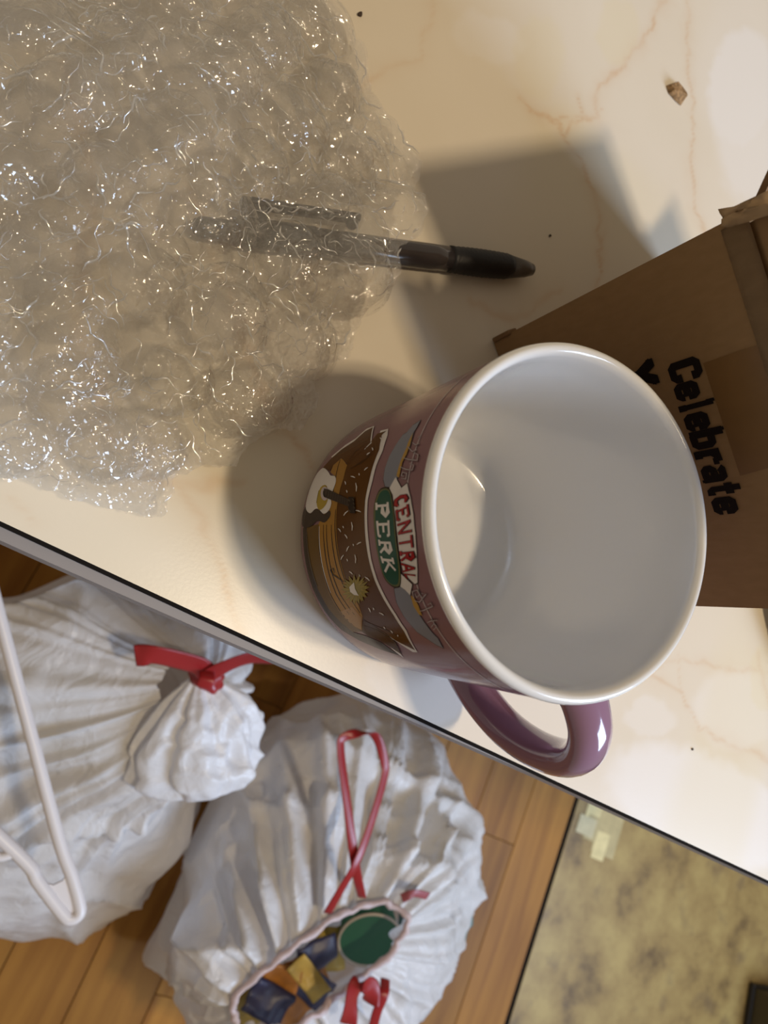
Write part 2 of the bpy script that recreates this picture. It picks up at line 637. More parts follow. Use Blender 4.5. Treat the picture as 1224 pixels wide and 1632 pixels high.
# ------------------------------------------------------------------ table
TY0 = -0.0522
table = empty('kitchen_table', (0.05, 0.3, 0))
tag(table, 'kitchen table with cream marble-patterned laminate top and metal edge band', 'table')
def tchild(o):
    o.matrix_parent_inverse = Matrix.Translation((-0.05, -0.3, 0))
    return o
TX0, TX1, TY1 = -0.62, 0.70, 0.72
xs = np.concatenate([np.linspace(TX0, -0.2, 20)[:-1], np.arange(-0.2, 0.26, 0.0013), np.linspace(0.26, TX1, 20)])
ys = np.concatenate([np.arange(TY0, 0.36, 0.0013), np.linspace(0.36, TY1, 18)])
GX, GY = np.meshgrid(xs, ys)
P = np.stack([GX, GY, np.full_like(GX, TZ)], -1)
VEINS = [  # photo pixels, width in mm, strength
    ([(1062, 0), (1048, 22), (1027, 65), (994, 103), (961, 130), (948, 163), (951, 179)], 2.2, .55),
    ([(847, 174), (891, 195), (896, 217)], 1.4, .5), ([(830, 160), (860, 178), (905, 190), (951, 179), (960, 172)], 1.2, .45),
    ([(921, 152), (929, 184)], 1.0, .5), ([(896, 217), (912, 200), (940, 184)], 1.4, .5),
    ([(896, 217), (915, 236), (934, 271), (948, 309), (961, 353), (959, 391), (956, 429), (950, 460)], 1.7, .55),
    ([(1094, -20), (1097, 108), (1105, 163), (1103, 260), (1108, 336), (1124, 369), (1140, 420)], 1.7, .42),
    ([(560, 145), (582, 130), (614, 106), (674, 92), (677, 54), (687, 0)], 1.6, .25),
    ([(755, 477), (788, 499), (826, 510), (855, 485), (890, 462)], 2.6, .35),
    ([(1037, 1075), (1088, 1103), (1104, 1134), (1112, 1162), (1131, 1170), (1175, 1190), (1224, 1210)], 2.0, .32),
    ([(1052, 1059), (1096, 1055), (1135, 1061), (1207, 1067), (1240, 1071)], 1.6, .25), ([(1088, 1103), (1084, 1071), (1080, 1040)], 1.2, .2),
    ([(255, 765), (285, 775), (312, 800), (325, 830), (345, 880), (372, 955), (385, 1010)], 2.2, .38), ([(230, 760), (300, 772), (380, 768)], 2.6, .3),
    ([(420, 640), (455, 690), (480, 715), (492, 740)], 2.6, .4), ([(370, 660), (420, 680), (470, 705)], 2.0, .3),
    ([(300, 300), (350, 420), (380, 520), (420, 640)], 2.0, .35), ([(100, 100), (150, 300), (120, 500), (180, 700)], 2.4, .35),
    ([(10, 790), (60, 830)], 3.0, .2), ([(1205, 1040), (1220, 1090), (1235, 1160)], 2.5, .3)]
jx = GX + 0.0022 * vn(P, 90, 3) + 0.0012 * vn(P, 260, 5)
jy = GY + 0.0022 * vn(P, 90, 4) + 0.0012 * vn(P, 260, 6)
vein = np.zeros_like(GX)
for pts, wd, st in VEINS:
    q = [tab(*p) for p in pts]
    best = np.full_like(GX, 9.0)
    for a, b in zip(q[:-1], q[1:]):
        ex, ey = b.x - a.x, b.y - a.y
        t = np.clip(((jx - a.x) * ex + (jy - a.y) * ey) / (ex * ex + ey * ey), 0, 1)
        best = np.minimum(best, np.hypot(jx - a.x - t * ex, jy - a.y - t * ey))
    w = wd * 0.001 * (0.75 + 0.5 * vn(P, 60, 9))
    core = np.exp(-(best / (w * 0.55)) ** 2) * st * (0.75 + 0.4 * vn(P, 120, 12))
    halo = np.exp(-(best / (w * 2.6)) ** 2) * st * 0.28
    vein = np.maximum(vein, np.clip(core + halo, 0, 1))
cloud = 0.22 * sstep(vn(P, 14, 21), -0.1, 0.5)
ochre = 0.25 * sstep(vn(P, 17, 31), 0.1, 0.7)
for (px, py, rx, ry, rot, s, fld) in ((1185, 140, 55, 105, 0.1, .75, 0), (1225, 210, 70, 120, 0.3, .6, 0), (985, 50, 34, 55, 0.1, .35, 1), (1035, 1145, 42, 36, 0, .4, 0), (1060, 1240, 35, 30, 0, .35, 0),
                                      (1130, 1290, 150, 90, 0.4, .8, 0), (1180, 1130, 70, 70, 0, .5, 0), (860, 90, 40, 70, 0, .3, 1), (780, 60, 60, 40, .3, .3, 0), (1215, 1080, 22, 60, 0, .6, 1),
                                      (690, 1110, 60, 50, 0, .5, 0), (640, 1090, 70, 30, .4, .5, 0), (330, 880, 60, 50, 0, .3, 1), (200, 860, 80, 40, .4, .3, 1)):
    c = tab(px, py)
    e1 = tab(px + rx * math.cos(rot), py + rx * math.sin(rot)) - c
    e2 = tab(px - ry * math.sin(rot), py + ry * math.cos(rot)) - c
    det = e1.x * e2.y - e1.y * e2.x
    u = ((jx - c.x) * e2.y - (jy - c.y) * e2.x) / det
    v = (-(jx - c.x) * e1.y + (jy - c.y) * e1.x) / det
    m_ = (1 - sstep(np.hypot(u, v), 0.82, 1.12)) * s
    if fld == 0: cloud = np.maximum(cloud, m_)  # some of these pale ovals put cool light into the laminate colour
    else: ochre = np.maximum(ochre, m_ * 0.7)
me = grid_mesh('laminate', P)
for nm, arr in (('vein', vein), ('cloud', cloud), ('ochre', ochre)):
    at = me.attributes.new(nm, 'FLOAT', 'POINT')
    at.data.foreach_set('value', np.clip(arr, 0, 1).astype(np.float32).ravel())
tchild(obj('laminate_top', me, M_LAM, table))
tchild(box('chipboard_core', (TX0 + .002, TY0 + .002, TZ - .030), (TX1 - .002, TY1 - .002, TZ - .0003), M_UNDER, table))
bm = bmesh.new()
for lo, hi in (((TX0 - .0012, TY0 - .0011, TZ - .0034), (TX1 + .0012, TY0, TZ - .0001)), ((TX0 - .0012, TY1, TZ - .0024), (TX1 + .0012, TY1 + .0012, TZ - .0001)),
               ((TX0 - .0012, TY0, TZ - .0024), (TX0, TY1, TZ - .0001)), ((TX1, TY0, TZ - .0024), (TX1 + .0012, TY1, TZ - .0001))):
    box_bm(bm, lo, hi)
tchild(obj('dark_edge_line', bm, M_EDGE, table, smooth=False))
bm = bmesh.new()
for lo, hi in (((TX0 - .002, TY0 - .0035, TZ - .033), (TX1 + .002, TY0 - .0005, TZ - .0030)), ((TX0 - .002, TY1, TZ - .033), (TX1 + .002, TY1 + .0024, TZ - .0030)),
               ((TX0 - .0024, TY0, TZ - .033), (TX0, TY1, TZ - .0030)), ((TX1, TY0, TZ - .033), (TX1 + .0024, TY1, TZ - .0030))):
    box_bm(bm, lo, hi)
bmesh.ops.bisect_plane(bm, geom=bm.verts[:] + bm.edges[:] + bm.faces[:], plane_co=(-.14, 0, 0), plane_no=(1, 0, 0))
for q in range(8):
    bmesh.ops.bisect_plane(bm, geom=bm.verts[:] + bm.edges[:] + bm.faces[:], plane_co=(-.10 + .03 * q, 0, 0), plane_no=(1, 0, 0))
for v in bm.verts:                        # the loose front band stands further off the board at one end
    if v.co.y < TY0 - .002:
        v.co.y -= 0.0038 * (1 - float(sstep(v.co.x, -0.14, 0.14))) - 0.0028
tchild(obj('edge_band', bm, M_ALU, table, smooth=False))
for lx in (TX0 + .08, TX1 - .08):
    for ly in (TY0 + .16, TY1 - .08):
        pth = [Vector((lx, ly, z)) for z in (0.0, 0.2, 0.5, TZ - 0.030)]
        tchild(obj('leg', sweep('leg', pth, 0.018, 16), M_LEG, table))

# ------------------------------------------------------------------ mug
R = 0.0425
H = 0.0825
mug = empty('mug', (0, 0, TZ))
tag(mug, 'mauve ceramic mug with white inside and printed sofa, standing before the cardboard box', 'mug')
outer = [(0.0, 0.0012), (0.030, 0.0012), (0.0335, 0.0), (0.0375, 0.0), (0.0396, 0.0008), (0.0411, 0.0026), (0.0419, 0.0055), (0.0424, 0.010), (R, 0.016)] + \
        [(R, 0.016 + i * 0.0085) for i in range(1, 8)] + [(R + .0001, 0.0800)]
obj('body', lathe('body', outer, 128), M_MAUVE, mug)
inner = [(R + .0001, 0.0800), (R + .0002, 0.0806), (R - .0001, 0.0815), (R - .0006, 0.0821), (R - .0014, H), (R - .0022, 0.0821), (R - .0028, 0.0813), (R - .0031, 0.0800),
         (R - .0033, 0.076), (R - .0035, 0.06), (R - .0040, 0.03), (R - .0048, 0.016), (R - .0064, 0.0105), (R - .0085, 0.0073), (R - .012, 0.0058), (0.02, 0.0052), (0.0, 0.005)]
obj('white_lining', lathe('lining', inner, 128), M_WHITE, mug)
HAZ = math.radians(-47)
er = Vector((math.cos(HAZ), math.sin(HAZ), 0))
et = Vector((-math.sin(HAZ), math.cos(HAZ), 0))
hp = smooth_path([er * r + Vector((0, 0, z)) for r, z in ((0.0413, 0.0645), (0.047, 0.0655), (0.0555, 0.0645), (0.0625, 0.0595), (0.0660, 0.0510), (0.0660, 0.0385), (0.0622, 0.0260), (0.0550, 0.0165), (0.048, 0.0122), (0.0413, 0.0115))], 48)
fl = []
for i in range(48):
    e = abs(i / 47 * 2 - 1)
    fl.append((0.0064 + 0.0022 * e ** 6, 0.0048 + 0.0022 * e ** 8))
obj('handle', sweep('handle', hp, 0, 24, flat=fl, side=et), M_PURPLE, mug)

def mug_hit(px, py):
    """(arc length, height) of the mug's wall where the photo pixel looks at it."""
    for _ in range(60):
        d = pray(px, py)
        a = d.x ** 2 + d.y ** 2
        b = EYE.x * d.x + EYE.y * d.y
        c = EYE.x ** 2 + EYE.y ** 2 - R * R
        D = b * b - a * c
        if D > 0:
            s = (-b - D ** .5) / a
            q = EYE + d * s
            th = math.atan2(q.y, q.x)
            if th > 0.5: th -= 2 * PI
            return (th * R, q.z - TZ)
        px += 0.02 * (700 - px) + 0.3
        py += 0.02 * (850 - py)
    return (-PI * R, 0.04)

def wall_profile(z):
    for (r0, z0), (r1, z1) in zip(outer[3:-1], outer[4:]):
        if z0 <= z <= z1 and z1 > z0:
            return r0 + (r1 - r0) * (z - z0) / (z1 - z0)
    return R

def decal_into(bm, poly, layer, mi, step=0.0014):
    """Flat print: a polygon in (arc, height) laid on the mug wall."""
    tris = tessellate_polygon([[Vector((p[0], p[1], 0)) for p in poly]])
    tb = bmesh.new()
    vs = [tb.verts.new((p[0], p[1], 0)) for p in poly]
    for t in tris:
        try: tb.faces.new([vs[i] for i in t])
        except ValueError: pass
    lo = min(p[0] for p in poly); hi = max(p[0] for p in poly)
    s = lo + step
    while s < hi:
        bmesh.ops.bisect_plane(tb, geom=tb.verts[:] + tb.edges[:] + tb.faces[:], plane_co=(s, 0, 0), plane_no=(1, 0, 0))
        s += step
    zl = min(p[1] for p in poly)
    for zc in (0.0008, 0.0026, 0.0055, 0.010):
        if zl < zc:
            bmesh.ops.bisect_plane(tb, geom=tb.verts[:] + tb.edges[:] + tb.faces[:], plane_co=(0, zc, 0), plane_no=(0, 1, 0))
    mp = {}
    off = 0.00012 + 0.00005 * layer
    for v in tb.verts:
        z = max(v.co.y, 0.0006)
        th = v.co.x / R
        r = wall_profile(z) + off
        mp[v] = bm.verts.new((r * math.cos(th), r * math.sin(th), z))
    for f in tb.faces:
        vv = [mp[v] for v in f.verts]
        n = (vv[1].co - vv[0].co).cross(vv[2].co - vv[1].co)
        if n.dot(Vector((vv[0].co.x, vv[0].co.y, 0))) < 0: vv.reverse()
        nf = bm.faces.new(vv)
        nf.material_index = mi
        nf.smooth = True
    tb.free()

Z7 = lambda pts: [mug_hit(470 + x / 4.081, 660 + y / 4.081) for x, y in pts]
Z6 = lambda pts: [mug_hit(560 + x / 3.885, 660 + y / 3.885) for x, y in pts]

def dense(pts, n=3):
    """Closed Catmull-Rom smoothing of a traced outline."""
    out = []
    L = len(pts)
    for i in range(L):
        a, b, c, d = [Vector((*pts[(i + k) % L], 0)) for k in (-1, 0, 1, 2)]
        for k in range(n):
            u = k / n
            p = 0.5 * ((2 * b) + (c - a) * u + (2 * a - 5 * b + 4 * c - d) * u * u + (3 * b - a - 3 * c + d) * u ** 3)
            out.append((p.x, p.y))
    return out

def stroke(pts, w):
    """Outline of a brush stroke along the points (any flat space)."""
    p = [Vector((*q, 0)) for q in pts]
    L, Rr = [], []
    for i in range(len(p)):
        t = (p[min(i + 1, len(p) - 1)] - p[max(i - 1, 0)]).normalized()
        nn = Vector((-t.y, t.x, 0))
        ww = w * (0.5 if i in (0, len(p) - 1) else 1.0)
        L.append((p[i] + nn * ww / 2)[:2]); Rr.append((p[i] - nn * ww / 2)[:2])
    return L + Rr[::-1]

def pm(name, col): return simple(name, col, 0.14, ior=1.12)
PR = {k: pm('print_' + k, c) for k, c in dict(white=(.74, .70, .68), brown=(.105, .040, .006), deep=(.085, .040, .014), amber=(.36, .185, .038), tan=(.40, .23, .10), line=(.028, .018, .014),
      base=(.15, .085, .025), shadow=(.060, .042, .032), grey=(.12, .09, .06), yellow=(.42, .30, .05), olive=(.26, .20, .035), green=(.018, .085, .058), rim=(.13, .14, .06),
      red=(.34, .018, .022), blue=(.225, .235, .285), gold=(.44, .26, .06), lilac=(.52, .44, .46)).items()}

def print_part(name, items, z):
    """items: (outline, colour, layer); z: which zoom the outlines were traced on."""
    bm = bmesh.new()
    cols = []
    for pts, col, layer in items:
        if col not in cols: cols.append(col)
        decal_into(bm, z(pts), layer, cols.index(col))
    return obj(name, bm, [PR[c] for c in cols], mug, smooth=False)

back = [(600, 112), (572, 135), (552, 235), (515, 330), (487, 440), (462, 560), (458, 700), (466, 830), (488, 960), (525, 1085), (577, 1195), (645, 1305), (715, 1412), (785, 1532), (740, 1510),
        (660, 1470), (590, 1420), (520, 1380), (450, 1340), (420, 1270), (370, 1180), (320, 1050), (285, 900), (268, 750), (270, 600), (300, 480), (340, 330), (400, 260), (452, 228), (500, 180), (540, 130)]
white_edge = [(610, 98), (606, 140), (575, 240), (533, 335), (507, 440), (478, 560), (474, 700), (484, 830), (503, 955), (540, 1078), (592, 1188), (660, 1300), (728, 1405), (800, 1545), (770, 1545),
              (700, 1500), (640, 1460), (700, 1570), (708, 1582), (640, 1530), (560, 1440), (540, 1390), (600, 1400), (560, 1230), (480, 1060), (440, 840), (440, 640), (470, 430), (530, 230), (560, 110)]
arm_top = [(510, 90), (495, 190), (455, 232), (400, 275), (350, 330), (305, 290), (255, 335), (232, 372), (185, 352), (240, 292), (310, 232), (390, 180), (462, 115)]
arm_edge = [(520, 80), (503, 190), (455, 236), (470, 200), (490, 110), (400, 185), (310, 240), (250, 290), (240, 280), (330, 205), (400, 160), (470, 98)]
arm_low = [(450, 1330), (520, 1375), (600, 1425), (660, 1480), (700, 1560), (640, 1520), (560, 1470), (480, 1440), (440, 1410)]
seat = [(310, 288), (345, 335), (322, 420), (302, 480), (280, 600), (275, 750), (290, 900), (322, 1030), (362, 1140), (420, 1240), (445, 1310), (442, 1405), (380, 1370), (300, 1290), (230, 1170),
        (186, 1030), (162, 880), (156, 720), (200, 640), (262, 480), (272, 410), (236, 380), (255, 335)]
base = [(158, 715), (162, 880), (188, 1030), (232, 1172), (302, 1292), (382, 1372), (444, 1412), (380, 1415), (300, 1350), (220, 1262), (150, 1132), (108, 1000), (84, 860), (80, 735)]
shade = [(84, 730), (86, 860), (110, 1000), (152, 1134), (222, 1264), (302, 1354), (384, 1418), (460, 1440), (560, 1480), (690, 1570), (560, 1530), (420, 1470), (300, 1400), (190, 1280), (110, 1130),
         (70, 990), (52, 850), (48, 740)]
lines = [[(300, 300), (270, 420), (255, 520)], [(212, 720), (222, 900), (250, 1040), (300, 1170), (400, 1310)], [(243, 720), (255, 880), (285, 1020), (340, 1150), (430, 1290)],
         [(192, 720), (200, 880), (226, 1030), (275, 1170), (360, 1300)], [(160, 720), (166, 880), (192, 1030), (236, 1168), (306, 1288), (384, 1368)], [(272, 620), (268, 760), (284, 905), (318, 1040), (364, 1160)]]
pleat_lines = [[(460, 200), (400, 245), (345, 320)], [(520, 250), (440, 320), (360, 360)], [(540, 200), (470, 290), (380, 350)], [(455, 1340), (520, 1370), (600, 1400), (690, 1450)], [(450, 1370), (540, 1400), (620, 1450)]]
sofa = print_part('printed_sofa', [(shade, 'shadow', 0), (base, 'base', 1), (white_edge, 'white', 1), (back, 'brown', 2), (arm_edge, 'white', 2), (arm_top, 'brown', 3), (arm_low, 'deep', 3), (seat, 'amber', 3)] +
           [(stroke(l, 5), 'line', 4) for l in lines[1:]] + [(stroke(lines[0], 4), 'line', 4)] + [(stroke(l, 4), 'deep', 4) for l in pleat_lines] +
           [([(300, 1280), (380, 1250), (440, 1320), (440, 1400), (360, 1350)], 'tan', 4), (stroke([(82, 770), (108, 990), (150, 1120)], 8), 'grey', 3),
            (stroke([(165, 730), (170, 880), (195, 1025), (240, 1160)], 4), 'white', 4)], Z7)
random.seed(3)
sp = []
for (x, y, a, l) in ((385, 412, .3, 30), (425, 395, 1.4, 14), (405, 478, 1.5, 55), (335, 450, 1.3, 22), (345, 505, 1.3, 18), (470, 360, -.7, 30), (485, 262, -.6, 26), (512, 232, 1.3, 20), (340, 645, -.8, 42), (420, 632, .3, 36),
                     (378, 730, 1.5, 55), (322, 735, 1.2, 14), (298, 755, .9, 30), (340, 795, 1.0, 32), (388, 850, 1.3, 14), (425, 840, -.5, 32), (352, 875, -1.1, 38), (316, 930, -1.0, 36), (348, 948, 1.2, 16), (400, 940, 1.5, 55),
                     (372, 1030, .7, 28), (428, 1048, 1.2, 16), (478, 1068, .7, 40), (492, 1270, 1.1, 30), (518, 1262, 1.2, 16), (570, 1295, .5, 34), (588, 1385, .9, 18), (635, 1410, .9, 22), (675, 1435, 1.2, 12), (565, 165, .9, 18), (575, 150, .9, 12)):
    dx, dy = math.cos(a) * l / 2, math.sin(a) * l / 2
    sp.append((stroke([(x - dx, y - dy), (x + dy * .15, y - dx * .15), (x + dx, y + dy)], 7), 'white', 5))
print_part('printed_flecks', sp, Z7).parent = sofa
gbody = dense([(190, 353), (225, 380), (238, 402), (268, 408), (274, 440), (262, 480), (240, 540), (245, 580), (230, 625), (195, 650), (165, 622), (140, 618), (108, 646), (80, 625), (75, 580), (95, 500), (118, 440), (150, 388)], 3)
gside = dense([(78, 600), (108, 648), (140, 622), (165, 626), (195, 654), (232, 628), (236, 665), (200, 705), (165, 695), (140, 700), (110, 730), (66, 738), (44, 712), (50, 640)], 3)
hole = [(203 + 26 * math.cos(t), 520 + 45 * math.sin(t)) for t in np.linspace(0, 2 * PI, 17)[:-1]]
hole2 = [(208 + 15 * math.cos(t), 518 + 28 * math.sin(t)) for t in np.linspace(0, 2 * PI, 17)[:-1]]
gd = [(gside, 'shadow', 4), (gbody, 'white', 5), (dense([(150, 560), (175, 480), (215, 470), (222, 560), (190, 615), (160, 620)], 3), 'yellow', 6), (hole, 'lilac', 7), (hole2, 'line', 8),
      ([(198, 488), (226, 492), (372, 560), (362, 602), (214, 548)], 'shadow', 9), ([(362, 540), (398, 545), (404, 645), (372, 645), (356, 600)], 'line', 9), (stroke([(165, 500), (150, 580)], 8), 'olive', 7)]
for i in range(9):
    t = i / 9
    gd.append((stroke([(228 + 135 * t, 496 + 62 * t), (218 + 140 * t, 545 + 52 * t)], 3), 'line', 10))
for (x, y) in ((392, 560), (398, 585), (402, 610), (366, 565), (370, 630)):
    gd.append((stroke([(x - 6, y - 6), (x + 6, y + 6)], 6), 'grey', 10))
print_part('printed_guitar', gd, Z7)
fl_ = []
for i in range(34):
    t = 2 * PI * i / 34
    r_ = (1.0 if i % 2 else 0.72) * (1 + .12 * math.sin(3.1 * i))
    fl_.append((402 + 88 * r_ * math.cos(t), 1138 + 92 * r_ * math.sin(t)))
print_part('printed_blossom', [(fl_, 'olive', 6), ([(365, 1120), (395, 1090), (402, 1130), (425, 1175), (395, 1170), (370, 1150)], 'white', 8)] +
           [(stroke([(402 + 40 * math.cos(t), 1138 + 40 * math.sin(t)), (402 + 80 * math.cos(t + .15), 1138 + 85 * math.sin(t + .15))], 8), 'yellow', 7) for t in np.linspace(0, 2 * PI, 15)[:-1]] +
           [(stroke([(330, 1090), (285, 1060), (255, 1040), (240, 1010), (258, 1000), (266, 1030)], 6), 'line', 7)], Z7)
# sign: banner, oval plate, lettering
banner = [(350, 430), (372, 520), (390, 620), (402, 740), (410, 850), (414, 960), (414, 1042), (398, 1050), (330, 985), (310, 900), (292, 760), (280, 650), (268, 560), (262, 500), (300, 470)]
tailt = [(280, 392), (318, 462), (285, 505), (262, 500), (242, 460)]
tailb = [(312, 985), (382, 1052), (370, 1118), (338, 1085), (306, 1062)]
def rim_(pts, c, k): return [(c[0] + (x - c[0]) * k, c[1] + (y - c[1]) * k) for x, y in pts]
oval = dense([(215, 462), (247, 478), (264, 560), (276, 650), (286, 780), (300, 880), (312, 980), (308, 1050), (284, 1064), (246, 1048), (208, 1000), (180, 910), (160, 800), (148, 680), (150, 570), (178, 485)], 3)
oc = (228, 765)
sign = print_part('printed_sign', [(rim_(banner, (340, 745), 1.025), 'line', 1), (banner, 'white', 2), (rim_(tailt, (278, 452), 1.08), 'line', 1), (tailt, 'white', 3), (rim_(tailb, (343, 1050), 1.08), 'line', 1), (tailb, 'white', 3),
                            (rim_(oval, oc, 1.03), 'line', 4), (oval, 'rim', 5), ([(oc[0] + (x - oc[0]) * .87, oc[1] + (y - oc[1]) * .965) for x, y in oval], 'green', 6)], Z6)
# lettering: strokes on a unit cell (u along the word, v up the letter), heavy slab face
GLY = {'P': [[(.2, 0), (.2, 1)], [(.2, .93), (.62, .93), (.84, .74), (.62, .52), (.2, .52)], [(0, .06), (.45, .06)], [(0, .95), (.3, .95)]],
       'E': [[(.22, 0), (.22, 1)], [(0, .93), (.9, .93)], [(.2, .5), (.7, .5)], [(0, .07), (.95, .07)], [(.88, .93), (.88, .75)], [(.92, .07), (.92, .26)]],
       'R': [[(.2, 0), (.2, 1)], [(.2, .93), (.62, .93), (.82, .74), (.62, .52), (.2, .52)], [(.45, .52), (.9, .04)], [(0, .06), (.42, .06)]],
       'K': [[(.2, 0), (.2, 1)], [(.22, .42), (.85, .98)], [(.42, .55), (.95, .02)], [(0, .06), (.42, .06)], [(0, .95), (.42, .95)]],
       'C': [[(.85, .78), (.6, .95), (.25, .88), (.12, .5), (.25, .12), (.6, .05), (.88, .22)]],
       'N': [[(.15, 0), (.15, 1)], [(.15, .97), (.85, .03)], [(.85, 0), (.85, 1)]],
       'T': [[(.5, 0), (.5, 1)], [(.02, .93), (.98, .93)]],
       'A': [[(.05, 0), (.5, .98)], [(.5, .98), (.95, 0)], [(.22, .34), (.78, .34)]],
       'L': [[(.2, 0), (.2, 1)], [(.2, .07), (.95, .07)]]}
def word(txt, quad, colour, layer, wgt, gap=.14):
    """quad(t, v): traced pixel of the place t along the word, v up the letter."""
    out = []
    n = len(txt)
    for i, chh in enumerate(txt):
        for st in GLY[chh]:
            cell = lambda u, v: ((i + gap / 2 + u * (1 - gap)) / n, v)
            raw = stroke(st, 0.0001)
            # weight in cell units so that strokes stay heavy whichever way they run
            poly = stroke(st, wgt)
            pts = [quad(*cell(u, v)) for u, v in poly]
            out.append((pts, colour, layer))
    return out
def bil(curve_lo, curve_hi):
    def f(t, v):
        def ev(c):
            k = t * (len(c) - 1); i = min(int(max(k, 0)), len(c) - 2); u = k - i
            return (c[i][0] + (c[i + 1][0] - c[i][0]) * u, c[i][1] + (c[i + 1][1] - c[i][1]) * u)
        a, b = ev(curve_lo), ev(curve_hi)
        return (a[0] + (b[0] - a[0]) * v, a[1] + (b[1] - a[1]) * v)
    return f
perk = bil([(162, 545), (165, 655), (178, 770), (190, 870), (222, 985)], [(240, 540), (247, 650), (252, 770), (268, 880), (292, 985)])
letters = print_part('printed_lettering', word('PERK', perk, 'white', 8, .32, .12) +
           word('CENTRAL', bil([(272, 520), (284, 620), (296, 740), (306, 860), (318, 960), (352, 1020)], [(348, 485), (366, 580), (384, 720), (396, 850), (404, 960), (406, 1040)]), 'line', 4, .42, .12) +
           word('CENTRAL', bil([(275, 520), (287, 620), (299, 740), (309, 860), (321, 960), (355, 1020)], [(346, 485), (364, 580), (382, 720), (394, 850), (402, 960), (404, 1040)]), 'red', 6, .30, .12), Z6)
ribt = [(392, 112), (372, 190), (345, 255), (310, 320), (292, 390), (268, 456), (214, 450), (203, 405), (212, 340), (240, 262), (285, 185), (322, 132), (345, 118), (385, 72), (432, 42), (410, 85)]
ribb = [(270, 1078), (312, 1066), (366, 1112), (378, 1150), (432, 1250), (505, 1350), (540, 1385), (572, 1445), (530, 1425), (470, 1385), (410, 1345), (380, 1310), (330, 1250), (285, 1165)]
goldt = [(388, 118), (372, 185), (348, 250), (322, 300), (302, 395), (284, 385), (308, 300), (345, 215), (360, 170)]
goldb = [(372, 1118), (392, 1130), (420, 1180), (445, 1245), (425, 1238), (390, 1185)]
sw = [[(318, 400), (345, 405), (352, 370), (325, 362), (318, 385), (335, 388)], [(310, 330), (345, 345), (385, 350), (395, 320), (370, 310)], [(330, 275), (365, 285), (415, 290), (422, 255), (400, 245)],
      [(355, 205), (385, 235), (415, 225)], [(385, 180), (405, 195), (430, 185)], [(420, 150), (428, 142)]]
swb = [[(395, 1135), (385, 1095), (415, 1085), (432, 1115), (412, 1130), (402, 1108)], [(400, 1150), (430, 1160), (470, 1110), (440, 1105)], [(430, 1215), (455, 1210), (512, 1185), (500, 1165), (480, 1175)],
       [(475, 1285), (500, 1275), (540, 1270)], [(500, 1315), (520, 1290), (535, 1310), (515, 1330)], [(545, 1335), (552, 1328)]]
letters.parent = sign
for rb_, gd_, cc, sws in ((ribt, goldt, (300, 250), sw), (ribb, goldb, (420, 1240), swb)):
    print_part('printed_ribbon', [(rim_(rb_, cc, 1.03), 'line', 1), (rb_, 'blue', 2), (gd_, 'gold', 3)] + [(stroke(q, 11), 'line', 4) for q in sws] + [(stroke(q, 6), 'lilac', 5) for q in sws], Z6)
# print border just under the rim
bm = bmesh.new()
for i in range(90):
    a0, a1 = [(-3.6 + 2.35 * j / 90) * R for j in (i, i + 1)]
    decal_into(bm, [(a0, .0728), (a1, .0728), (a1, .0733), (a0, .0733)], 0, 0)
obj('print_border', bm, [PR['lilac']], mug, smooth=False)

# ------------------------------------------------------------------ cardboard box
P0 = Vector((-0.0014, 0.0815, TZ))
bd = Vector((0.752, -0.659, 0)).normalized()
bn = Vector((0.659, 0.752, 0)).normalized()
BW, BD, BH = 0.1045, 0.105, 0.1006
T = 0.0022
carton = empty('cardboard_box', P0)
tag(carton, 'small brown open cardboard box with black printed words, behind the mug', 'box')
FRAME = Matrix(((bd.x, bn.x, 0, 0), (bd.y, bn.y, 0, 0), (0, 0, 1, 0), (0, 0, 0, 1)))
carton.matrix_world = Matrix.Translation(P0) @ FRAME           # local x along the printed face, y into the box, z up
def face_hit(px, py):
    n = bn
    d = pray(px, py)
    q = EYE + d * (n.dot(P0 - EYE) / n.dot(d)) - P0
    return (q.dot(bd), q.z)
def panel(name, org, ux, uy, w, h, t, mat, nx=12, ny=12, bulge=0.0, seed=1):
    """Board of thickness t spanned by ux, uy from org; slight warp."""
    ux, uy = Vector(ux).normalized(), Vector(uy).normalized()
    n = ux.cross(uy)
    Pm = np.zeros((2, ny + 1, nx + 1, 3))
    for j in range(ny + 1):
        for i in range(nx + 1):
            u, v = i / nx, j / ny
            b = bulge * math.sin(PI * u) * math.sin(PI * v)
            q = Vector(org) + ux * (u * w) + uy * (v * h) + n * b
            Pm[0, j, i] = q
            Pm[1, j, i] = q - n * t
    bm = bmesh.new()
    V = [[[bm.verts.new(Pm[s, j, i]) for i in range(nx + 1)] for j in range(ny + 1)] for s in (0, 1)]
    for j in range(ny):
        for i in range(nx):
            bm.faces.new((V[0][j][i], V[0][j][i + 1], V[0][j + 1][i + 1], V[0][j + 1][i]))
            bm.faces.new((V[1][j][i], V[1][j + 1][i], V[1][j + 1][i + 1], V[1][j][i + 1]))
    for i in range(nx):
        bm.faces.new((V[0][0][i], V[1][0][i], V[1][0][i + 1], V[0][0][i + 1]))
        bm.faces.new((V[0][ny][i], V[0][ny][i + 1], V[1][ny][i + 1], V[1][ny][i]))
    for j in range(ny):
        bm.faces.new((V[0][j][0], V[0][j + 1][0], V[1][j + 1][0], V[1][j][0]))
        bm.faces.new((V[0][j][nx], V[1][j][nx], V[1][j + 1][nx], V[0][j + 1][nx]))
    bmesh.ops.recalc_face_normals(bm, faces=bm.faces)
    return obj(name, bm, mat, carton, smooth=False)
panel('front_panel', (0, 0, 0.0005), (1, 0, 0), (0, 0, 1), BW, BH, T, M_CARD)
panel('back_panel', (BW, BD, 0.0005), (-1, 0, 0), (0, 0, 1), BW, BH, T, M_CARD)
panel('side_panel', (0, BD - T, 0.0005), (0, -1, 0), (0, 0, 1), BD - 2 * T, BH, T, M_CARD)
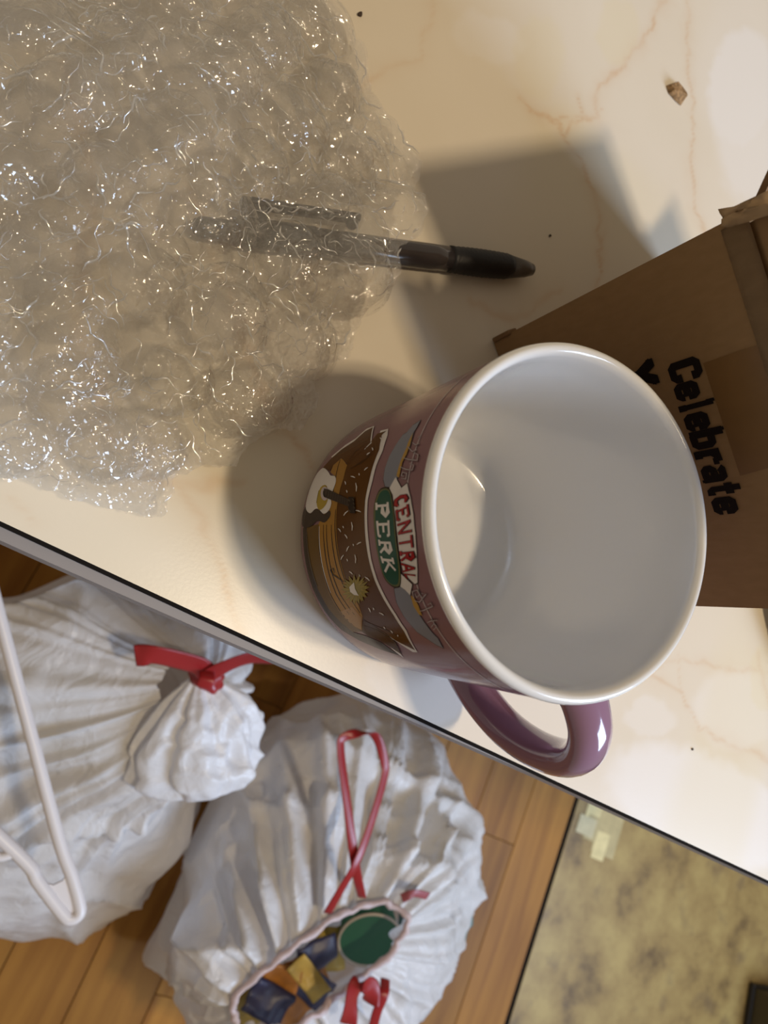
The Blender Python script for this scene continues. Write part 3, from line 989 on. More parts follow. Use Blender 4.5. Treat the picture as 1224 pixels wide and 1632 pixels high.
panel('side_panel', (BW, T, 0.0005), (0, 1, 0), (0, 0, 1), BD - 2 * T, BH, T, M_CARD)
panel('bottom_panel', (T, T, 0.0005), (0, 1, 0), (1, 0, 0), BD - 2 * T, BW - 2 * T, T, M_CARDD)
FH = 0.043
sl = Vector((-0.68, 0, 0.733))
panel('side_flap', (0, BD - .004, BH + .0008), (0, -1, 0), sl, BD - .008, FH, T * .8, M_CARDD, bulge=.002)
panel('side_flap', (BW, .004, BH + .0008), (0, 1, 0), Vector((0.75, 0, 0.66)), BD - .008, FH, T * .8, M_CARD)
panel('front_flap', (.003, 0.0005, BH + .0008), (1, 0, 0), Vector((0, -0.34, 0.94)), BW - .006, FH, T * .8, M_CARD)
panel('back_flap', (BW - .003, BD, BH + .0008), (-1, 0, 0), Vector((0, 0.5, 0.86)), BW - .006, FH, T * .8, M_CARD)
# crushed fold along the front edge
bm = bmesh.new()
n_ = 60
rows = []
for i in range(n_ + 1):
    x_ = .0015 + (BW - .003) * i / n_
    wob = .0004 * math.sin(i * 1.7) + .0003 * math.sin(i * 0.6)
    rows.append([bm.verts.new((x_, -0.0004 - .0004 * s + wob * (s % 2), BH - .0045 + .0021 * s)) for s in range(5)])
for a, b in zip(rows[:-1], rows[1:]):
    for s in range(4):
        bm.faces.new((a[s], b[s], b[s + 1], a[s + 1]))
r_ = bmesh.ops.solidify(bm, geom=bm.faces[:], thickness=0.0007)
obj('fold_strip', bm, M_CARDL, carton)
# torn paper at the corner of the flaps
for k_, (poly, y0, mt) in enumerate((([(1157, 330), (1178, 327), (1198, 319), (1240, 298), (1250, 322), (1200, 332), (1175, 344), (1166, 350)], -0.0030, M_CARDL),
                                     ([(1166, 345), (1176, 336), (1215, 325), (1250, 318), (1250, 336), (1210, 349), (1180, 358), (1168, 357)], -0.0042, M_CARDL))):
    bm = bmesh.new()
    vs = []
    for i, p in enumerate(poly):
        a, z_ = face_hit(*p)
        vs.append(bm.verts.new((a, y0 + 0.0012 * math.sin(i * 2.3), z_)))
    cx = sum((v.co for v in vs), Vector()) / len(vs) + Vector((0, -0.0016, 0))
    cv = bm.verts.new(cx)
    for i in range(len(vs)):
        bm.faces.new((vs[i], vs[(i + 1) % len(vs)], cv))
    bmesh.ops.subdivide_edges(bm, edges=bm.edges[:], cuts=2, use_grid_fill=True)
    for v in bm.verts:
        v.co.y += 0.0007 * math.sin(v.co.x * 1900 + k_) * math.cos(v.co.z * 1500)
    bmesh.ops.recalc_face_normals(bm, faces=bm.faces)
    bmesh.ops.solidify(bm, geom=bm.faces[:], thickness=0.0006)
    obj('torn_paper', bm, mt, carton)
# corner wear low on the near edge
box('crushed_corner', (-0.0012, -0.0010, 0.0012), (0.0006, 0.0032, 0.011), M_CARDD, carton, bevel=0.0005)
# tape patch and printing
tp = [face_hit(*p) for p in ((1121, 579), (1180, 558), (1300, 520), (1345, 700), (1224, 746), (1180, 758))]
bm = bmesh.new()
vs = [bm.verts.new((a, -0.00012, z)) for a, z in tp]
bm.faces.new(vs)
obj('tape_patch', bm, M_TAPE, carton, smooth=False)
HV = {'C': [[(.83, .66), (.83, .80), (.70, .88), (.30, .88), (.17, .80), (.17, .20), (.30, .12), (.70, .12), (.83, .20), (.83, .36)]],
      'e': [[(.22, .37), (.80, .37)], [(.82, .37), (.82, .54), (.70, .62), (.30, .62), (.18, .54), (.18, .18), (.30, .10), (.70, .10), (.82, .18), (.82, .25)]],
      'l': [[(.5, 0), (.5, 1)], [(.25, .07), (.75, .07)], [(.25, .93), (.5, .93)]],
      'b': [[(.18, 0), (.18, 1)], [(.02, .93), (.2, .93)], [(.2, .62), (.70, .62), (.82, .54), (.82, .18), (.70, .10), (.2, .10)]],
      'r': [[(.25, 0), (.25, .72)], [(.05, .07), (.55, .07)], [(.28, .50), (.50, .62), (.86, .62)], [(.84, .62), (.84, .46)]],
      'a': [[(.18, .56), (.30, .62), (.68, .62), (.78, .54), (.78, 0)], [(.78, .38), (.30, .36), (.18, .28), (.18, .16), (.30, .10), (.6, .10), (.78, .2)], [(.78, .07), (.95, .07)]],
      't': [[(.42, .98), (.42, .18), (.54, .10), (.85, .10)], [(.05, .65), (.85, .65)]],
      'Y': [[(.5, 0), (.5, .45)], [(.5, .42), (.15, .98)], [(.5, .42), (.85, .98)], [(.28, .06), (.72, .06)], [(.0, .94), (.32, .94)], [(.68, .94), (1, .94)]]}
WID = {'C': 1.15, 'e': 1.0, 'l': .72, 'b': 1.05, 'r': .92, 'a': 1.02, 't': .82, 'Y': 1.15}
def heavy_word(name, txt, x0, z0, width, height, mat):
    """Condensed poster lettering printed on the front panel."""
    bm = bmesh.new()
    tot = sum(WID[c] for c in txt)
    x_ = x0
    lay = 0
    for c in txt:
        w_ = WID[c] / tot * width
        for st in HV[c]:
            n = len(st)
            pts = [(u * w_ * .94, v * height) for u, v in st]
            hw = w_ * .195
            # mitred band: thick uprights, thinner horizontals
            L_, R_ = [], []
            for i in range(n):
                d0 = Vector((*pts[i], 0)) - Vector((*pts[max(i - 1, 0)], 0)) if i else Vector((*pts[1], 0)) - Vector((*pts[0], 0))
                d1 = Vector((*pts[min(i + 1, n - 1)], 0)) - Vector((*pts[i], 0)) if i < n - 1 else d0
                t = (d0.normalized() + d1.normalized()).normalized()
                nx, nz = -t.y, t.x
                L_.append((pts[i][0] + nx * hw, pts[i][1] + nz * height * .122))
                R_.append((pts[i][0] - nx * hw, pts[i][1] - nz * height * .122))
            lay += 1
            y_ = -0.00024 - 0.000004 * (lay % 12)
            a = [bm.verts.new((x_ + p[0], y_, z0 + p[1])) for p in L_]
            b = [bm.verts.new((x_ + p[0], y_, z0 + p[1])) for p in R_]
            for i in range(n - 1):
                bm.faces.new((a[i], b[i], b[i + 1], a[i + 1]))
        x_ += w_
    return obj(name, bm, mat, carton, smooth=False)
heavy_word('printed_word', 'Celebrate', 0.0290, 0.0684, 0.0462, 0.0108, M_INK)
heavy_word('printed_letter', 'Y', 0.0255, 0.0537, 0.0080, 0.0103, M_INK)

# ------------------------------------------------------------------ pen
tip = tab(850, 430, 0.0052)
tail = tab(352, 366, 0.0052)
ax = (tail - tip).normalized()
tip.z = tail.z = TZ + 0.0051
ax = (tail - tip).normalized()
PL = (tail - tip).length
pen = empty('ballpoint_pen', tip)
tag(pen, 'black retractable ballpoint pen with rubber grip, half under the bubble wrap', 'pen')
pen.rotation_mode = 'QUATERNION'
sidev = Vector((0, 0, 1)).cross(ax).normalized()
pen.matrix_world = Matrix(((ax.x, sidev.x, 0, tip.x), (ax.y, sidev.y, 0, tip.y), (0, 0, 1, tip.z), (0, 0, 0, 1)))
def pen_lathe(name, prof, mat):
    Pq = np.zeros((len(prof), 28, 3))
    a = np.arange(28) * 2 * PI / 28
    for i, (xx, r) in enumerate(prof):
        Pq[i, :, 0] = xx; Pq[i, :, 1] = r * np.cos(a); Pq[i, :, 2] = r * np.sin(a)
    return obj(name, grid_mesh(name, Pq, wrap_u=True), mat, pen)
pen_lathe('tip', [(-0.0005, 0.0), (-0.0005, 0.0008), (0.0004, 0.0011), (0.0006, 0.0021), (0.004, 0.0031), (0.0112, 0.0041), (0.0112, 0.0)], M_PENT)
gp = [(0.0112, 0.0), (0.0112, 0.0042)]
for i in range(26):
    gp.append((0.0125 + i * 0.00095, 0.0044 + 0.0002 * (i % 2) + 0.0003 * math.sin(i / 25 * PI)))
gp += [(0.0375, 0.0046), (0.0378, 0.0)]
pen_lathe('grip', gp, M_PENB)
pen_lathe('barrel', [(0.0378, 0.0), (0.0378, 0.0043), (0.045, 0.0044), (0.085, 0.0044), (PL - .030, 0.0044), (PL - .030, 0.0)], M_PENS)
cap = pen_lathe('cap', [(PL - .030, 0.0), (PL - .030, 0.0047), (PL - .006, 0.0047), (PL - .003, 0.0042), (PL - .003, 0.0)], M_PENC)
pen_lathe('push_button', [(PL - .003, 0.0), (PL - .003, 0.0032), (PL + .006, 0.0032), (PL + .008, 0.0022), (PL + .008, 0.0)], M_PENC).parent = cap
bm = bmesh.new()
box_bm(bm, (PL - .046, -0.0098, 0.0000), (PL - .006, -0.0073, 0.0046), 0.0009)
box_bm(bm, (PL - .014, -0.009, 0.001), (PL - .006, -0.003, 0.0040), 0.0006)
bmesh.ops.create_uvsphere(bm, u_segments=12, v_segments=8, radius=0.0022, matrix=Matrix.Translation((PL - .043, -0.0068, 0.0024)))
obj('clip', bm, M_PENC, cap)

# ------------------------------------------------------------------ bubble wrap
wrap = empty('bubble_wrap', tab(300, 400))
tag(wrap, 'crumpled sheet of clear bubble wrap lying over the pen', 'bubble wrap')
WO = Vector(wrap.location)
poly_px = [(440, -90), (490, -20), (512, 15), (545, 55), (572, 95), (578, 140), (600, 180), (622, 208), (640, 245), (660, 272), (655, 300), (638, 325), (645, 370), (632, 410), (600, 425), (602, 475), (570, 505), (555, 540),
           (548, 575), (510, 590), (492, 612), (495, 650), (470, 692), (425, 690), (385, 715), (368, 748), (320, 745), (268, 770), (262, 822), (235, 828), (190, 815), (120, 802), (60, 778), (0, 765), (-90, 730), (-200, 520), (-220, -90)]
poly0 = [tab(*p) for p in poly_px]
poly = []
rng = random.Random(8)
for a_, b_ in zip(poly0, poly0[1:] + poly0[:1]):
    for q in range(5):
        poly.append(a_.lerp(b_, q / 5) + Vector((rng.uniform(-1, 1), rng.uniform(-1, 1), 0)) * (0.0009 if q else 0))
px_ = np.array([p.x for p in poly]); py_ = np.array([p.y for p in poly])
def in_poly(X, Y):
    c = np.zeros(X.shape, bool)
    n = len(px_)
    j = n - 1
    for i in range(n):
        t = ((py_[i] > Y) != (py_[j] > Y)) & (X < (px_[j] - px_[i]) * (Y - py_[i]) / (py_[j] - py_[i] + 1e-12) + px_[i])
        c ^= t
        j = i
    return c
def edge_dist(X, Y):
    best = np.full(X.shape, 9.0)
    n = len(px_)
    for i in range(n):
        ax_, ay_, bx_, by_ = px_[i], py_[i], px_[(i + 1) % n], py_[(i + 1) % n]
        ex, ey = bx_ - ax_, by_ - ay_
        t = np.clip(((X - ax_) * ex + (Y - ay_) * ey) / (ex * ex + ey * ey), 0, 1)
        best = np.minimum(best, np.hypot(X - ax_ - t * ex, Y - ay_ - t * ey))
    return best
def snap_edge(X, Y, tol):
    """Grid points within tol of the outline moved onto it."""
    best = np.full(X.shape, 9.0); SX = X.copy(); SY = Y.copy()
    n = len(px_)
    for i in range(n):
        ax_, ay_, bx_, by_ = px_[i], py_[i], px_[(i + 1) % n], py_[(i + 1) % n]
        ex, ey = bx_ - ax_, by_ - ay_
        t = np.clip(((X - ax_) * ex + (Y - ay_) * ey) / (ex * ex + ey * ey), 0, 1)
        qx, qy = ax_ + t * ex, ay_ + t * ey
        d = np.hypot(X - qx, Y - qy)
        u = (d < best) & (d < tol)
        best = np.where(d < best, d, best)
        SX = np.where(u, qx, SX); SY = np.where(u, qy, SY)
    return SX, SY
def pen_lift(X, Y):
    """Height that keeps the film above the pen."""
    t = np.clip((X - tip.x) * ax.x + (Y - tip.y) * ax.y, -0.002, PL + 0.008)
    d = np.hypot(X - tip.x - t * ax.x, Y - tip.y - t * ax.y)
    return 0.0150 * (1 - sstep(d, 0.012, 0.030))
def film_height(X, Y, frac, seed):
    Pq = np.stack([X, Y, np.full_like(X, seed * 3.1)], -1)
    d = edge_dist(X, Y)
    body = 0.030 * sstep(d, -0.005, 0.11) * frac
    cr = 0.0042 * ridge(Pq, 38, seed) + 0.0026 * ridge(Pq, 85, seed + 1) + 0.0011 * vn(Pq, 230, seed + 2)
    h = 0.0040 + body + cr * (0.35 + 0.65 * sstep(d, 0, 0.03))
    return np.maximum(np.maximum(h, 0.0006), pen_lift(X, Y) + 0.002 * frac + 0.0004 * vn(Pq, 150, seed + 5))
bx = np.arange(px_.min(), px_.max(), 0.0015)
by = np.arange(py_.min(), py_.max(), 0.0015)
BX, BY = np.meshgrid(bx, by)
for li, (frac, seed) in enumerate(((0.62, 23), (1.0, 37))):
    cxm = (BX[:-1, :-1] + BX[1:, 1:]) / 2
    cym = (BY[:-1, :-1] + BY[1:, 1:]) / 2
    keep = in_poly(cxm, cym)
    SX, SY = snap_edge(BX, BY, 0.0011)
    Hh = film_height(SX, SY, frac, seed)
    Pq = np.stack([SX - WO.x, SY - WO.y, Hh + TZ - WO.z], -1)
    obj('film_sheet', grid_mesh('film_sheet', Pq, keep=keep), M_FILM, wrap)
# sharp creases where the film has been crushed: nobody could count them, one part
rng = np.random.RandomState(12)
CV, CF = [], []
made = 0
while made < 760:
    X0 = rng.uniform(px_.min(), px_.max()); Y0 = rng.uniform(py_.min(), py_.max())
    if not (-0.20 < X0 < -0.02 and -0.07 < Y0 < 0.20): continue
    a0 = rng.uniform(0, 2 * PI); curv = rng.normal(0, 90); ln = rng.uniform(.003, .015)
    n = 9
    st = np.linspace(0, ln, n)
    th = a0 + curv * st + .5 * np.sin(st * 900 + rng.uniform(0, 6))
    xs_ = X0 + np.cumsum(np.cos(th)) * ln / n; ys_ = Y0 + np.cumsum(np.sin(th)) * ln / n
    if not in_poly(xs_, ys_).all(): continue
    zs_ = film_height(xs_, ys_, 1.0, 37) + rng.uniform(.0005, .0035)
    rr_ = rng.choice([.00013, .00018, .00022, .00036]) * np.sin(np.linspace(.25, PI - .25, n))
    pth = [Vector((xs_[i] - WO.x, ys_[i] - WO.y, zs_[i] + TZ - WO.z)) for i in range(n)]
    b0 = len(CV)
    for i in range(n):
        t = (pth[min(i + 1, n - 1)] - pth[max(i - 1, 0)]).normalized()
        aa = t.cross(Vector((0, 0, 1))).normalized(); bb = t.cross(aa)
        for k in range(6):
            q = PI * k / 3
            CV.append(pth[i] + (aa * math.cos(q) + bb * math.sin(q)) * rr_[i])
    for i in range(n - 1):
        for k in range(6):
            CF.append((b0 + i * 6 + k, b0 + i * 6 + (k + 1) % 6, b0 + (i + 1) * 6 + (k + 1) % 6, b0 + (i + 1) * 6 + k))
    made += 1
tag(obj('film_creases', pydata('film_creases', CV, CF), crease_mat(), wrap), kind='stuff')
def bubble_mesh(seed):
    rng = np.random.RandomState(seed)
    nr, ns = 9, 30
    Pq = np.zeros((nr, ns, 3))
    a = np.arange(ns) * 2 * PI / ns
    for i in range(nr):
        r = 1 - i / (nr - 1)
        rr = 0.0115 * (r if i < nr - 1 else 0.001)
        zz = (0.0052 + 0.0016 * rng.rand()) * 0 + 0.0056 * (1 - r ** 3.2)
        Pq[i, :, 0] = rr * np.cos(a); Pq[i, :, 1] = rr * np.sin(a); Pq[i, :, 2] = zz
    dent = ridge(Pq, 150, seed) * 0.0007 + vn(Pq, 70, seed + 50) * 0.0014 + ridge(Pq, 340, seed + 9) * 0.0002
    wt = 1 - (np.hypot(Pq[..., 0], Pq[..., 1]) / 0.0115) ** 4
    Pq[..., 2] += dent * wt
    return grid_mesh('bubble', Pq, wrap_u=True)
bub = []
for s in range(8):
    m_ = bubble_mesh(100 + s)
    m_.materials.append(M_BUB)
    m_.polygons.foreach_set('use_smooth', [True] * len(m_.polygons))
    bub.append(m_)
rng = random.Random(5)
count = 0
for li, (frac, seed, rot, ox) in enumerate(((1.0, 37, 0.35, 0.0), (0.62, 23, 1.1, 0.008))):
    sp_ = 0.0252
    for i in range(-16, 17):
        for j in range(-16, 17):
            u = (i + 0.5 * (j % 2)) * sp_ + ox
            v = j * sp_ * 0.866
            X = WO.x + u * math.cos(rot) - v * math.sin(rot) + rng.uniform(-.0012, .0012)
            Y = WO.y + u * math.sin(rot) + v * math.cos(rot) + rng.uniform(-.0012, .0012)
            Xa = np.array([X, X + .006, X, X - .006, X]); Ya = np.array([Y, Y, Y + .006, Y, Y - .006])
            if not in_poly(Xa, Ya).all() or edge_dist(Xa[:1], Ya[:1])[0] < 0.008: continue
            hh = film_height(Xa, Ya, frac, seed)
            nx = -(hh[1] - hh[3]) / .012; ny = -(hh[2] - hh[4]) / .012
            nvec = Vector((nx * .8, ny * .8, 1)).normalized()
            if count >= 295: continue
            o = bpy.data.objects.new('bubble', bub[rng.randrange(8)])
            COL.objects.link(o)
            o.parent = wrap
            q = nvec.to_track_quat('Z', 'Y') @ Matrix.Rotation(rng.uniform(0, 6.28), 3, 'Z').to_quaternion()
            o.rotation_mode = 'QUATERNION'
            o.rotation_quaternion = q
            o.location = (X - WO.x, Y - WO.y, float(hh.mean()) - 0.0006)
            s_ = rng.uniform(0.92, 1.06)
            o.scale = (s_ * rng.uniform(.93, 1.05), s_, rng.uniform(0.75, 1.15))
            count += 1

# ------------------------------------------------------------------ crumbs on the table
def lump(name, px, py, size, mat, flat=0.5, seed=0):
    bm = bmesh.new()
    bmesh.ops.create_icosphere(bm, subdivisions=2, radius=1.0)
    rr = random.Random(seed)
    ph = [rr.uniform(0, 6) for _ in range(6)]
    for v in bm.verts:
        k = 1 + .22 * math.sin(3 * v.co.x + ph[0]) * math.cos(2.6 * v.co.y + ph[1]) + .12 * math.sin(6 * v.co.z + ph[2] + 4 * v.co.x)
        v.co = Vector((v.co.x * size[0] * k, v.co.y * size[1] * k, v.co.z * size[2] * k))
    o = obj(name, bm, mat, None, smooth=False)
    c = tab(px, py)
    o.location = (c.x, c.y, TZ + size[2] * 0.8)
    return o
# flake: torn triangular bit of brown cardboard
bm = bmesh.new()
c = tab(1076, 151)
fp = [tab(*p) - c for p in ((1061, 137), (1072, 133), (1086, 139), (1091, 152), (1090, 160), (1084, 169), (1076, 162), (1065, 150))]
lo = [bm.verts.new((p.x, p.y, 0.0003)) for p in fp]
hi = [bm.verts.new((p.x * .82, p.y * .82, 0.0022 + .0009 * math.sin(i * 2.1))) for i, p in enumerate(fp)]
n_ = len(fp)
for i in range(n_):
    bm.faces.new((lo[i], lo[(i + 1) % n_], hi[(i + 1) % n_], hi[i]))
tv = bm.verts.new((0, 0, 0.0031))
for i in range(n_):
    bm.faces.new((hi[i], hi[(i + 1) % n_], tv))
bm.faces.new(lo[::-1])
bmesh.ops.recalc_face_normals(bm, faces=bm.faces)
fo = obj('cardboard_flake', bm, simple('flake', (0.30, 0.18, 0.08), 0.8, var=0.5, vscale=700), None, smooth=False)
fo.location = (c.x, c.y, TZ)
tag(fo, 'torn brown flake of cardboard lying alone on the marble laminate', 'flake')
M_SPK = simple('dark_crumb', (0.05, 0.03, 0.02), 0.8, var=0.3, vscale=900)
tag(lump('crumb', 573, 24, (.0008, .0010, .0006), M_SPK, seed=1), 'dark crumb on the table beside the torn edge of the bubble wrap', 'crumb')
tag(lump('crumb', 876, 376, (.0005, .0006, .0004), M_SPK, seed=2), 'tiny dark crumb on the table between the pen and the box', 'crumb')
tag(lump('crumb', 1103, 1194, (.0004, .0005, .0003), M_SPK, seed=3), 'tiny dark crumb on the pale laminate near the mug handle', 'crumb')

# dark plate edge beside the box
c = tab(1207, 950)
plate = empty('dark_dish', (c.x + 0.0635, c.y + 0.0345, TZ))
tag(plate, 'dark slate round dish with grey rim, mostly hidden beyond the cardboard box', 'dish')
obj('dish_body', lathe('dish_body', [(0, .001), (0.045, .001), (0.050, 0.0), (0.058, 0.001), (0.066, 0.010), (0.0675, 0.0125), (0.0655, 0.0125), (0.0615, 0.008), (0.055, 0.0045), (0, 0.004)], 96), simple('slate_glaze', (.025, .028, .034), .25, coat=.4), plate)
obj('rim_band', lathe('rim_band', [(0.0660, 0.0132), (0.0684, 0.0128), (0.0688, 0.0112), (0.0676, 0.0100), (0.0655, 0.0128), (0.0660, 0.0132)], 96), simple('grey_rim', (.20, .20, .19), .3), plate)

# ------------------------------------------------------------------ bin bags
def bag_gap(Pw):
    """x of the wavy face along which the two full bags lean on each other."""
    return 0.219 - .3 * Pw[..., 2] + .016 * vn(Pw * [0, 1, 1], 9, 77) + .006 * vn(Pw * [0, 1, 1], 22, 79)

def radial_folds(U, V, seed, k=3.4):
    """Irregular folds that run up the sack towards its tie."""
    Q = np.stack([np.cos(U) * k, np.sin(U) * k, V * 1.1 + 3], -1)
    a = 1 - 2 * np.abs(vn(Q, 1.0, seed + 6))
    b = 1 - 2 * np.abs(vn(Q * [2.1, 2.1, 1.3], 1.0, seed + 7))
    return a * np.abs(a) * .9 + b * .45

def bag_surface(base, rad, top, height, seed, nu=220, nv=150, pleats=26, pl_amp=0.018, flop=None, shoulder=0.72, wr=1.0, pleat_from=0.55, neck=0.02, lean=0.0):
    """Closed-topped sack: base centre, (rx, ry), tie point, fold pattern."""
    u = np.arange(nu) * 2 * PI / nu
    v = np.linspace(0, 1, nv)
    U, V = np.meshgrid(u, v)
    # radius and height along the profile
    pr = np.interp(V, [0, .10, .16, .30, .50, .66, .80, .92, 1], [0.0, .80, .93, 1.0, 0.97, .84, .58, .25, neck / rad[0]])
    pz = np.interp(V, [0, .10, .16, .30, .50, .66, .80, .92, 1], [0.0, .0, .06, .24, .50, .70, .85, .95, 1.0])
    ker = np.array([1, 3, 5, 7, 5, 3, 1.]); ker /= ker.sum()
    for _ in range(2):
        for A in (pr, pz):
            col = np.convolve(np.pad(A[:, 0], 3, mode='edge'), ker, 'valid')
            A[:] = col[:, None]
    pz -= pz[0, 0]
    sh = pz ** 1.5
    cx = base[0] + (top[0] - base[0]) * sh
    cy = base[1] + (top[1] - base[1]) * sh
    ca, sa = np.cos(U), np.sin(U)
    X = cx + rad[0] * pr * np.sign(ca) * np.abs(ca) ** .9
    Y = cy + rad[1] * pr * np.sign(sa) * np.abs(sa) ** .9
    Z = base[2] + pz * height
    Pq = np.stack([X, Y, Z], -1)
    rr = np.stack([ca * rad[0], sa * rad[1], 0 * ca], -1) / max(rad)
    big = vn(Pq, 7, seed) * .022 + vn(Pq, 15, seed + 1) * .012
    fold = (ridge(Pq * [1, 1, .55], 13, seed + 2) ** 3) * .014 + ridge(Pq, 30, seed + 3) * .0035 + ridge(Pq, 66, seed + 4) * .0009
    w = sstep(V, .05, .2) * (1 - sstep(V, .8, 1.0))
    pl = radial_folds(U, V, seed)
    pw_ = sstep(V, pleat_from, .88) * np.clip(pr * 1.6, .12, 1)
    disp = (big + fold) * w * wr + pl * pl_amp * pw_
    Pq = Pq + rr * disp[..., None]
    Pq[..., 2] += (disp * .5) * sstep(V, .45, .8)
    Pq[..., 2] = np.maximum(Pq[..., 2], base[2])
    Pq[..., 0] -= lean * Pq[..., 2] * (1 - sstep(V, .6, 1.0))
    if lean:
        bk = -.088 + .06 * sstep(Pq[..., 0] + B1X, -.115, -.045) - B1Y
        Pq[..., 1] = np.minimum(Pq[..., 1], bk + .006 * vn(Pq, 14, 81))
        Pq[..., 0] = np.minimum(Pq[..., 0], bag_gap(Pq + np.array([B1X, B1Y, 0])) - .006 - B1X)
    return Pq

def ribbon(name, pts, w, mat, parent, n=40, th=0.0007, side=Vector((1, 0, 0.2)), twist=0.0):
    pth = smooth_path(pts, n)
    sides = []
    for i in range(n):
        t = (pth[min(i + 1, n - 1)] - pth[max(i - 1, 0)]).normalized()
        s = Matrix.Rotation(twist * math.sin(i / n * 7), 3, t) @ Vector(side)
        sides.append(s)
    return obj(name, sweep(name, pth, 0, 10, flat=(w / 2, th), side=sides), mat, parent)

def blob(name, loc, size, mat, parent, seed, sub=3):
    bm = bmesh.new()
    bmesh.ops.create_icosphere(bm, subdivisions=sub, radius=1.0)
    pts = np.array([v.co[:] for v in bm.verts])
    k = 1 + .25 * vn(pts, 1.6, seed) + .1 * ridge(pts, 3.5, seed + 1)
    for v, kk in zip(bm.verts, k):
        v.co = Vector((v.co.x * size[0], v.co.y * size[1], v.co.z * size[2])) * float(kk)
    o = obj(name, bm, mat, parent)
    o.location = loc
    return o

# --- tied bag
kx = at_z(322, 1078, 0.40)
B1X, B1Y = 0.015, -0.252
bag1 = empty('garbage_bag', (B1X, B1Y, 0))
tag(bag1, 'full white garbage bag tied at the neck with red drawstring, under the coat hanger', 'garbage bag')
P1 = bag_surface((0, 0, 0.0), (0.185, 0.170), (kx.x - B1X, kx.y - B1Y - .01), 0.385, 5, pl_amp=0.020, pleat_from=0.5, lean=0.3)
obj('sack', grid_mesh('sack', P1, wrap_u=True), M_BAG, bag1)
kn = Vector((kx.x - B1X, kx.y - B1Y, 0.395))
# flopped-over mouth of the bag above the tie
nu, nv = 120, 50
U, V = np.meshgrid(np.arange(nu) * 2 * PI / nu, np.linspace(0, 1, nv))
pr = np.interp(V, [0, .08, .25, .5, .75, .92, 1], [.008, .016, .034, .048, .050, .036, .010])
end = at_z(318, 1262, 0.36) - Vector((B1X, B1Y, 0))
axis = (end - kn)
axn = axis.normalized()
s1 = axn.cross(Vector((0, 0, 1))).normalized()
s2 = s1.cross(axn)
pl = np.cos(U * 9 + 1.5 * np.sin(U * 2)) * .0045 + np.cos(U * 17) * .002
Pf = np.zeros((nv, nu, 3))
for i in range(3):
    Pf[..., i] = kn[i] + axis[i] * V + (pr + pl * sstep(V, 0, .2) * (1 - sstep(V, .8, 1))) * (np.cos(U) * s1[i] * 1.0 + np.sin(U) * s2[i] * .62)
Pf += (vn(Pf, 28, 3)[..., None] * .007 + ridge(Pf, 60, 4)[..., None] * .003) * np.array([.6, .6, 1.0]) * sstep(V, .1, .3)[..., None]
obj('bag_mouth', grid_mesh('bag_mouth', Pf, wrap_u=True), M_PUFF, bag1)
O1 = Vector((B1X, B1Y, 0))
rp = lambda px, py, z: at_z(px, py, z) - O1
blob('drawstring_knot', kn + Vector((0.004, 0.0, 0.004)), (.013, .010, .010), M_RED, bag1, 3)
ribbon('drawstring_loop', [rp(215, 1045, .42), rp(245, 1044, .425), rp(285, 1052, .42), rp(318, 1062, .415), rp(330, 1075, .41)], 0.017, M_RED, bag1, side=Vector((.2, .8, .5)))
ribbon('drawstring_loop', [rp(330, 1078, .412), rp(360, 1062, .418), rp(400, 1048, .42), rp(440, 1048, .415)], 0.014, M_RED, bag1, side=Vector((.1, .8, .5)))
ribbon('drawstring_tail', [rp(330, 1070, .415), rp(330, 1082, .42), rp(324, 1096, .418)], 0.012, M_RED, bag1, side=Vector((1, .2, .2)), n=14)
M_GRN = simple('green_wrapper', (.20, .24, .10), .5, var=.3, vscale=30)
M_YEL = simple('yellow_wrapper', (.55, .38, .08), .4, var=.3, vscale=40)
M_NAVY = simple('navy_wrapper', (.035, .035, .085), .4, var=.2, vscale=40)
M_ORA = simple('orange_wrapper', (.48, .19, .035), .4, var=.3, vscale=40)
M_PAP = simple('crumpled_paper', (.60, .52, .40), .7, var=.2, vscale=30)
M_TEAL = simple('teal_carton', (.10, .22, .22), .5, var=.2, vscale=30)
for i, (px, py, z, s, mt) in enumerate(((110, 1130, .30, .045, M_GRN), (140, 1190, .29, .03, M_YEL), (60, 1110, .28, .04, M_GRN), (170, 1120, .31, .03, M_YEL), (130, 1420, .10, .05, M_PAP), (60, 1300, .22, .06, M_PAP))):
    blob('trash_lump', rp(px, py, z - .02), (s, s * .8, s * .6), mt, bag1, 40 + i)

# --- open bag
O2 = Vector((0.41, -0.225, 0))
bag2 = empty('garbage_bag', O2)
tag(bag2, 'open white garbage bag with long red drawstring loop and colourful rubbish showing', 'garbage bag')
mc = at_z(512, 1532, 0.325) - O2                       # centre of the mouth
md = (at_z(640, 1440, .33) - at_z(378, 1600, .33)); ml = md.length / 2; md.normalize()
mw = Vector((-md.y, md.x, 0))
nu, nv = 240, 150
U, V = np.meshgrid(np.arange(nu) * 2 * PI / nu, np.linspace(0, 1, nv))
pr = np.interp(V, [0, .10, .16, .30, .50, .66, .80, 1], [0.0, .80, .92, 1.0, 1.0, .90, .66, .0])
pz = np.interp(V, [0, .10, .16, .30, .50, .66, .80, .92, 1], [0.0, .0, .06, .24, .52, .76, .90, .98, 1.0])
ker = np.array([1, 3, 5, 7, 5, 3, 1.]); ker /= ker.sum()
for A in (pr, pz):
    A[:] = np.convolve(np.pad(A[:, 0], 3, mode='edge'), ker, 'valid')[:, None]
pz -= pz[0, 0]
blend = sstep(V, .55, 1.0)
ca, sa = np.cos(U), np.sin(U)
bodyX = 0.172 * pr * ca; bodyY = 0.185 * pr * sa
mth = math.atan2(md.y, md.x)
rimX = ml * np.cos(U - mth) * md.x + 0.034 * np.sin(U - mth) * mw.x
rimY = ml * np.cos(U - mth) * md.y + 0.034 * np.sin(U - mth) * mw.y
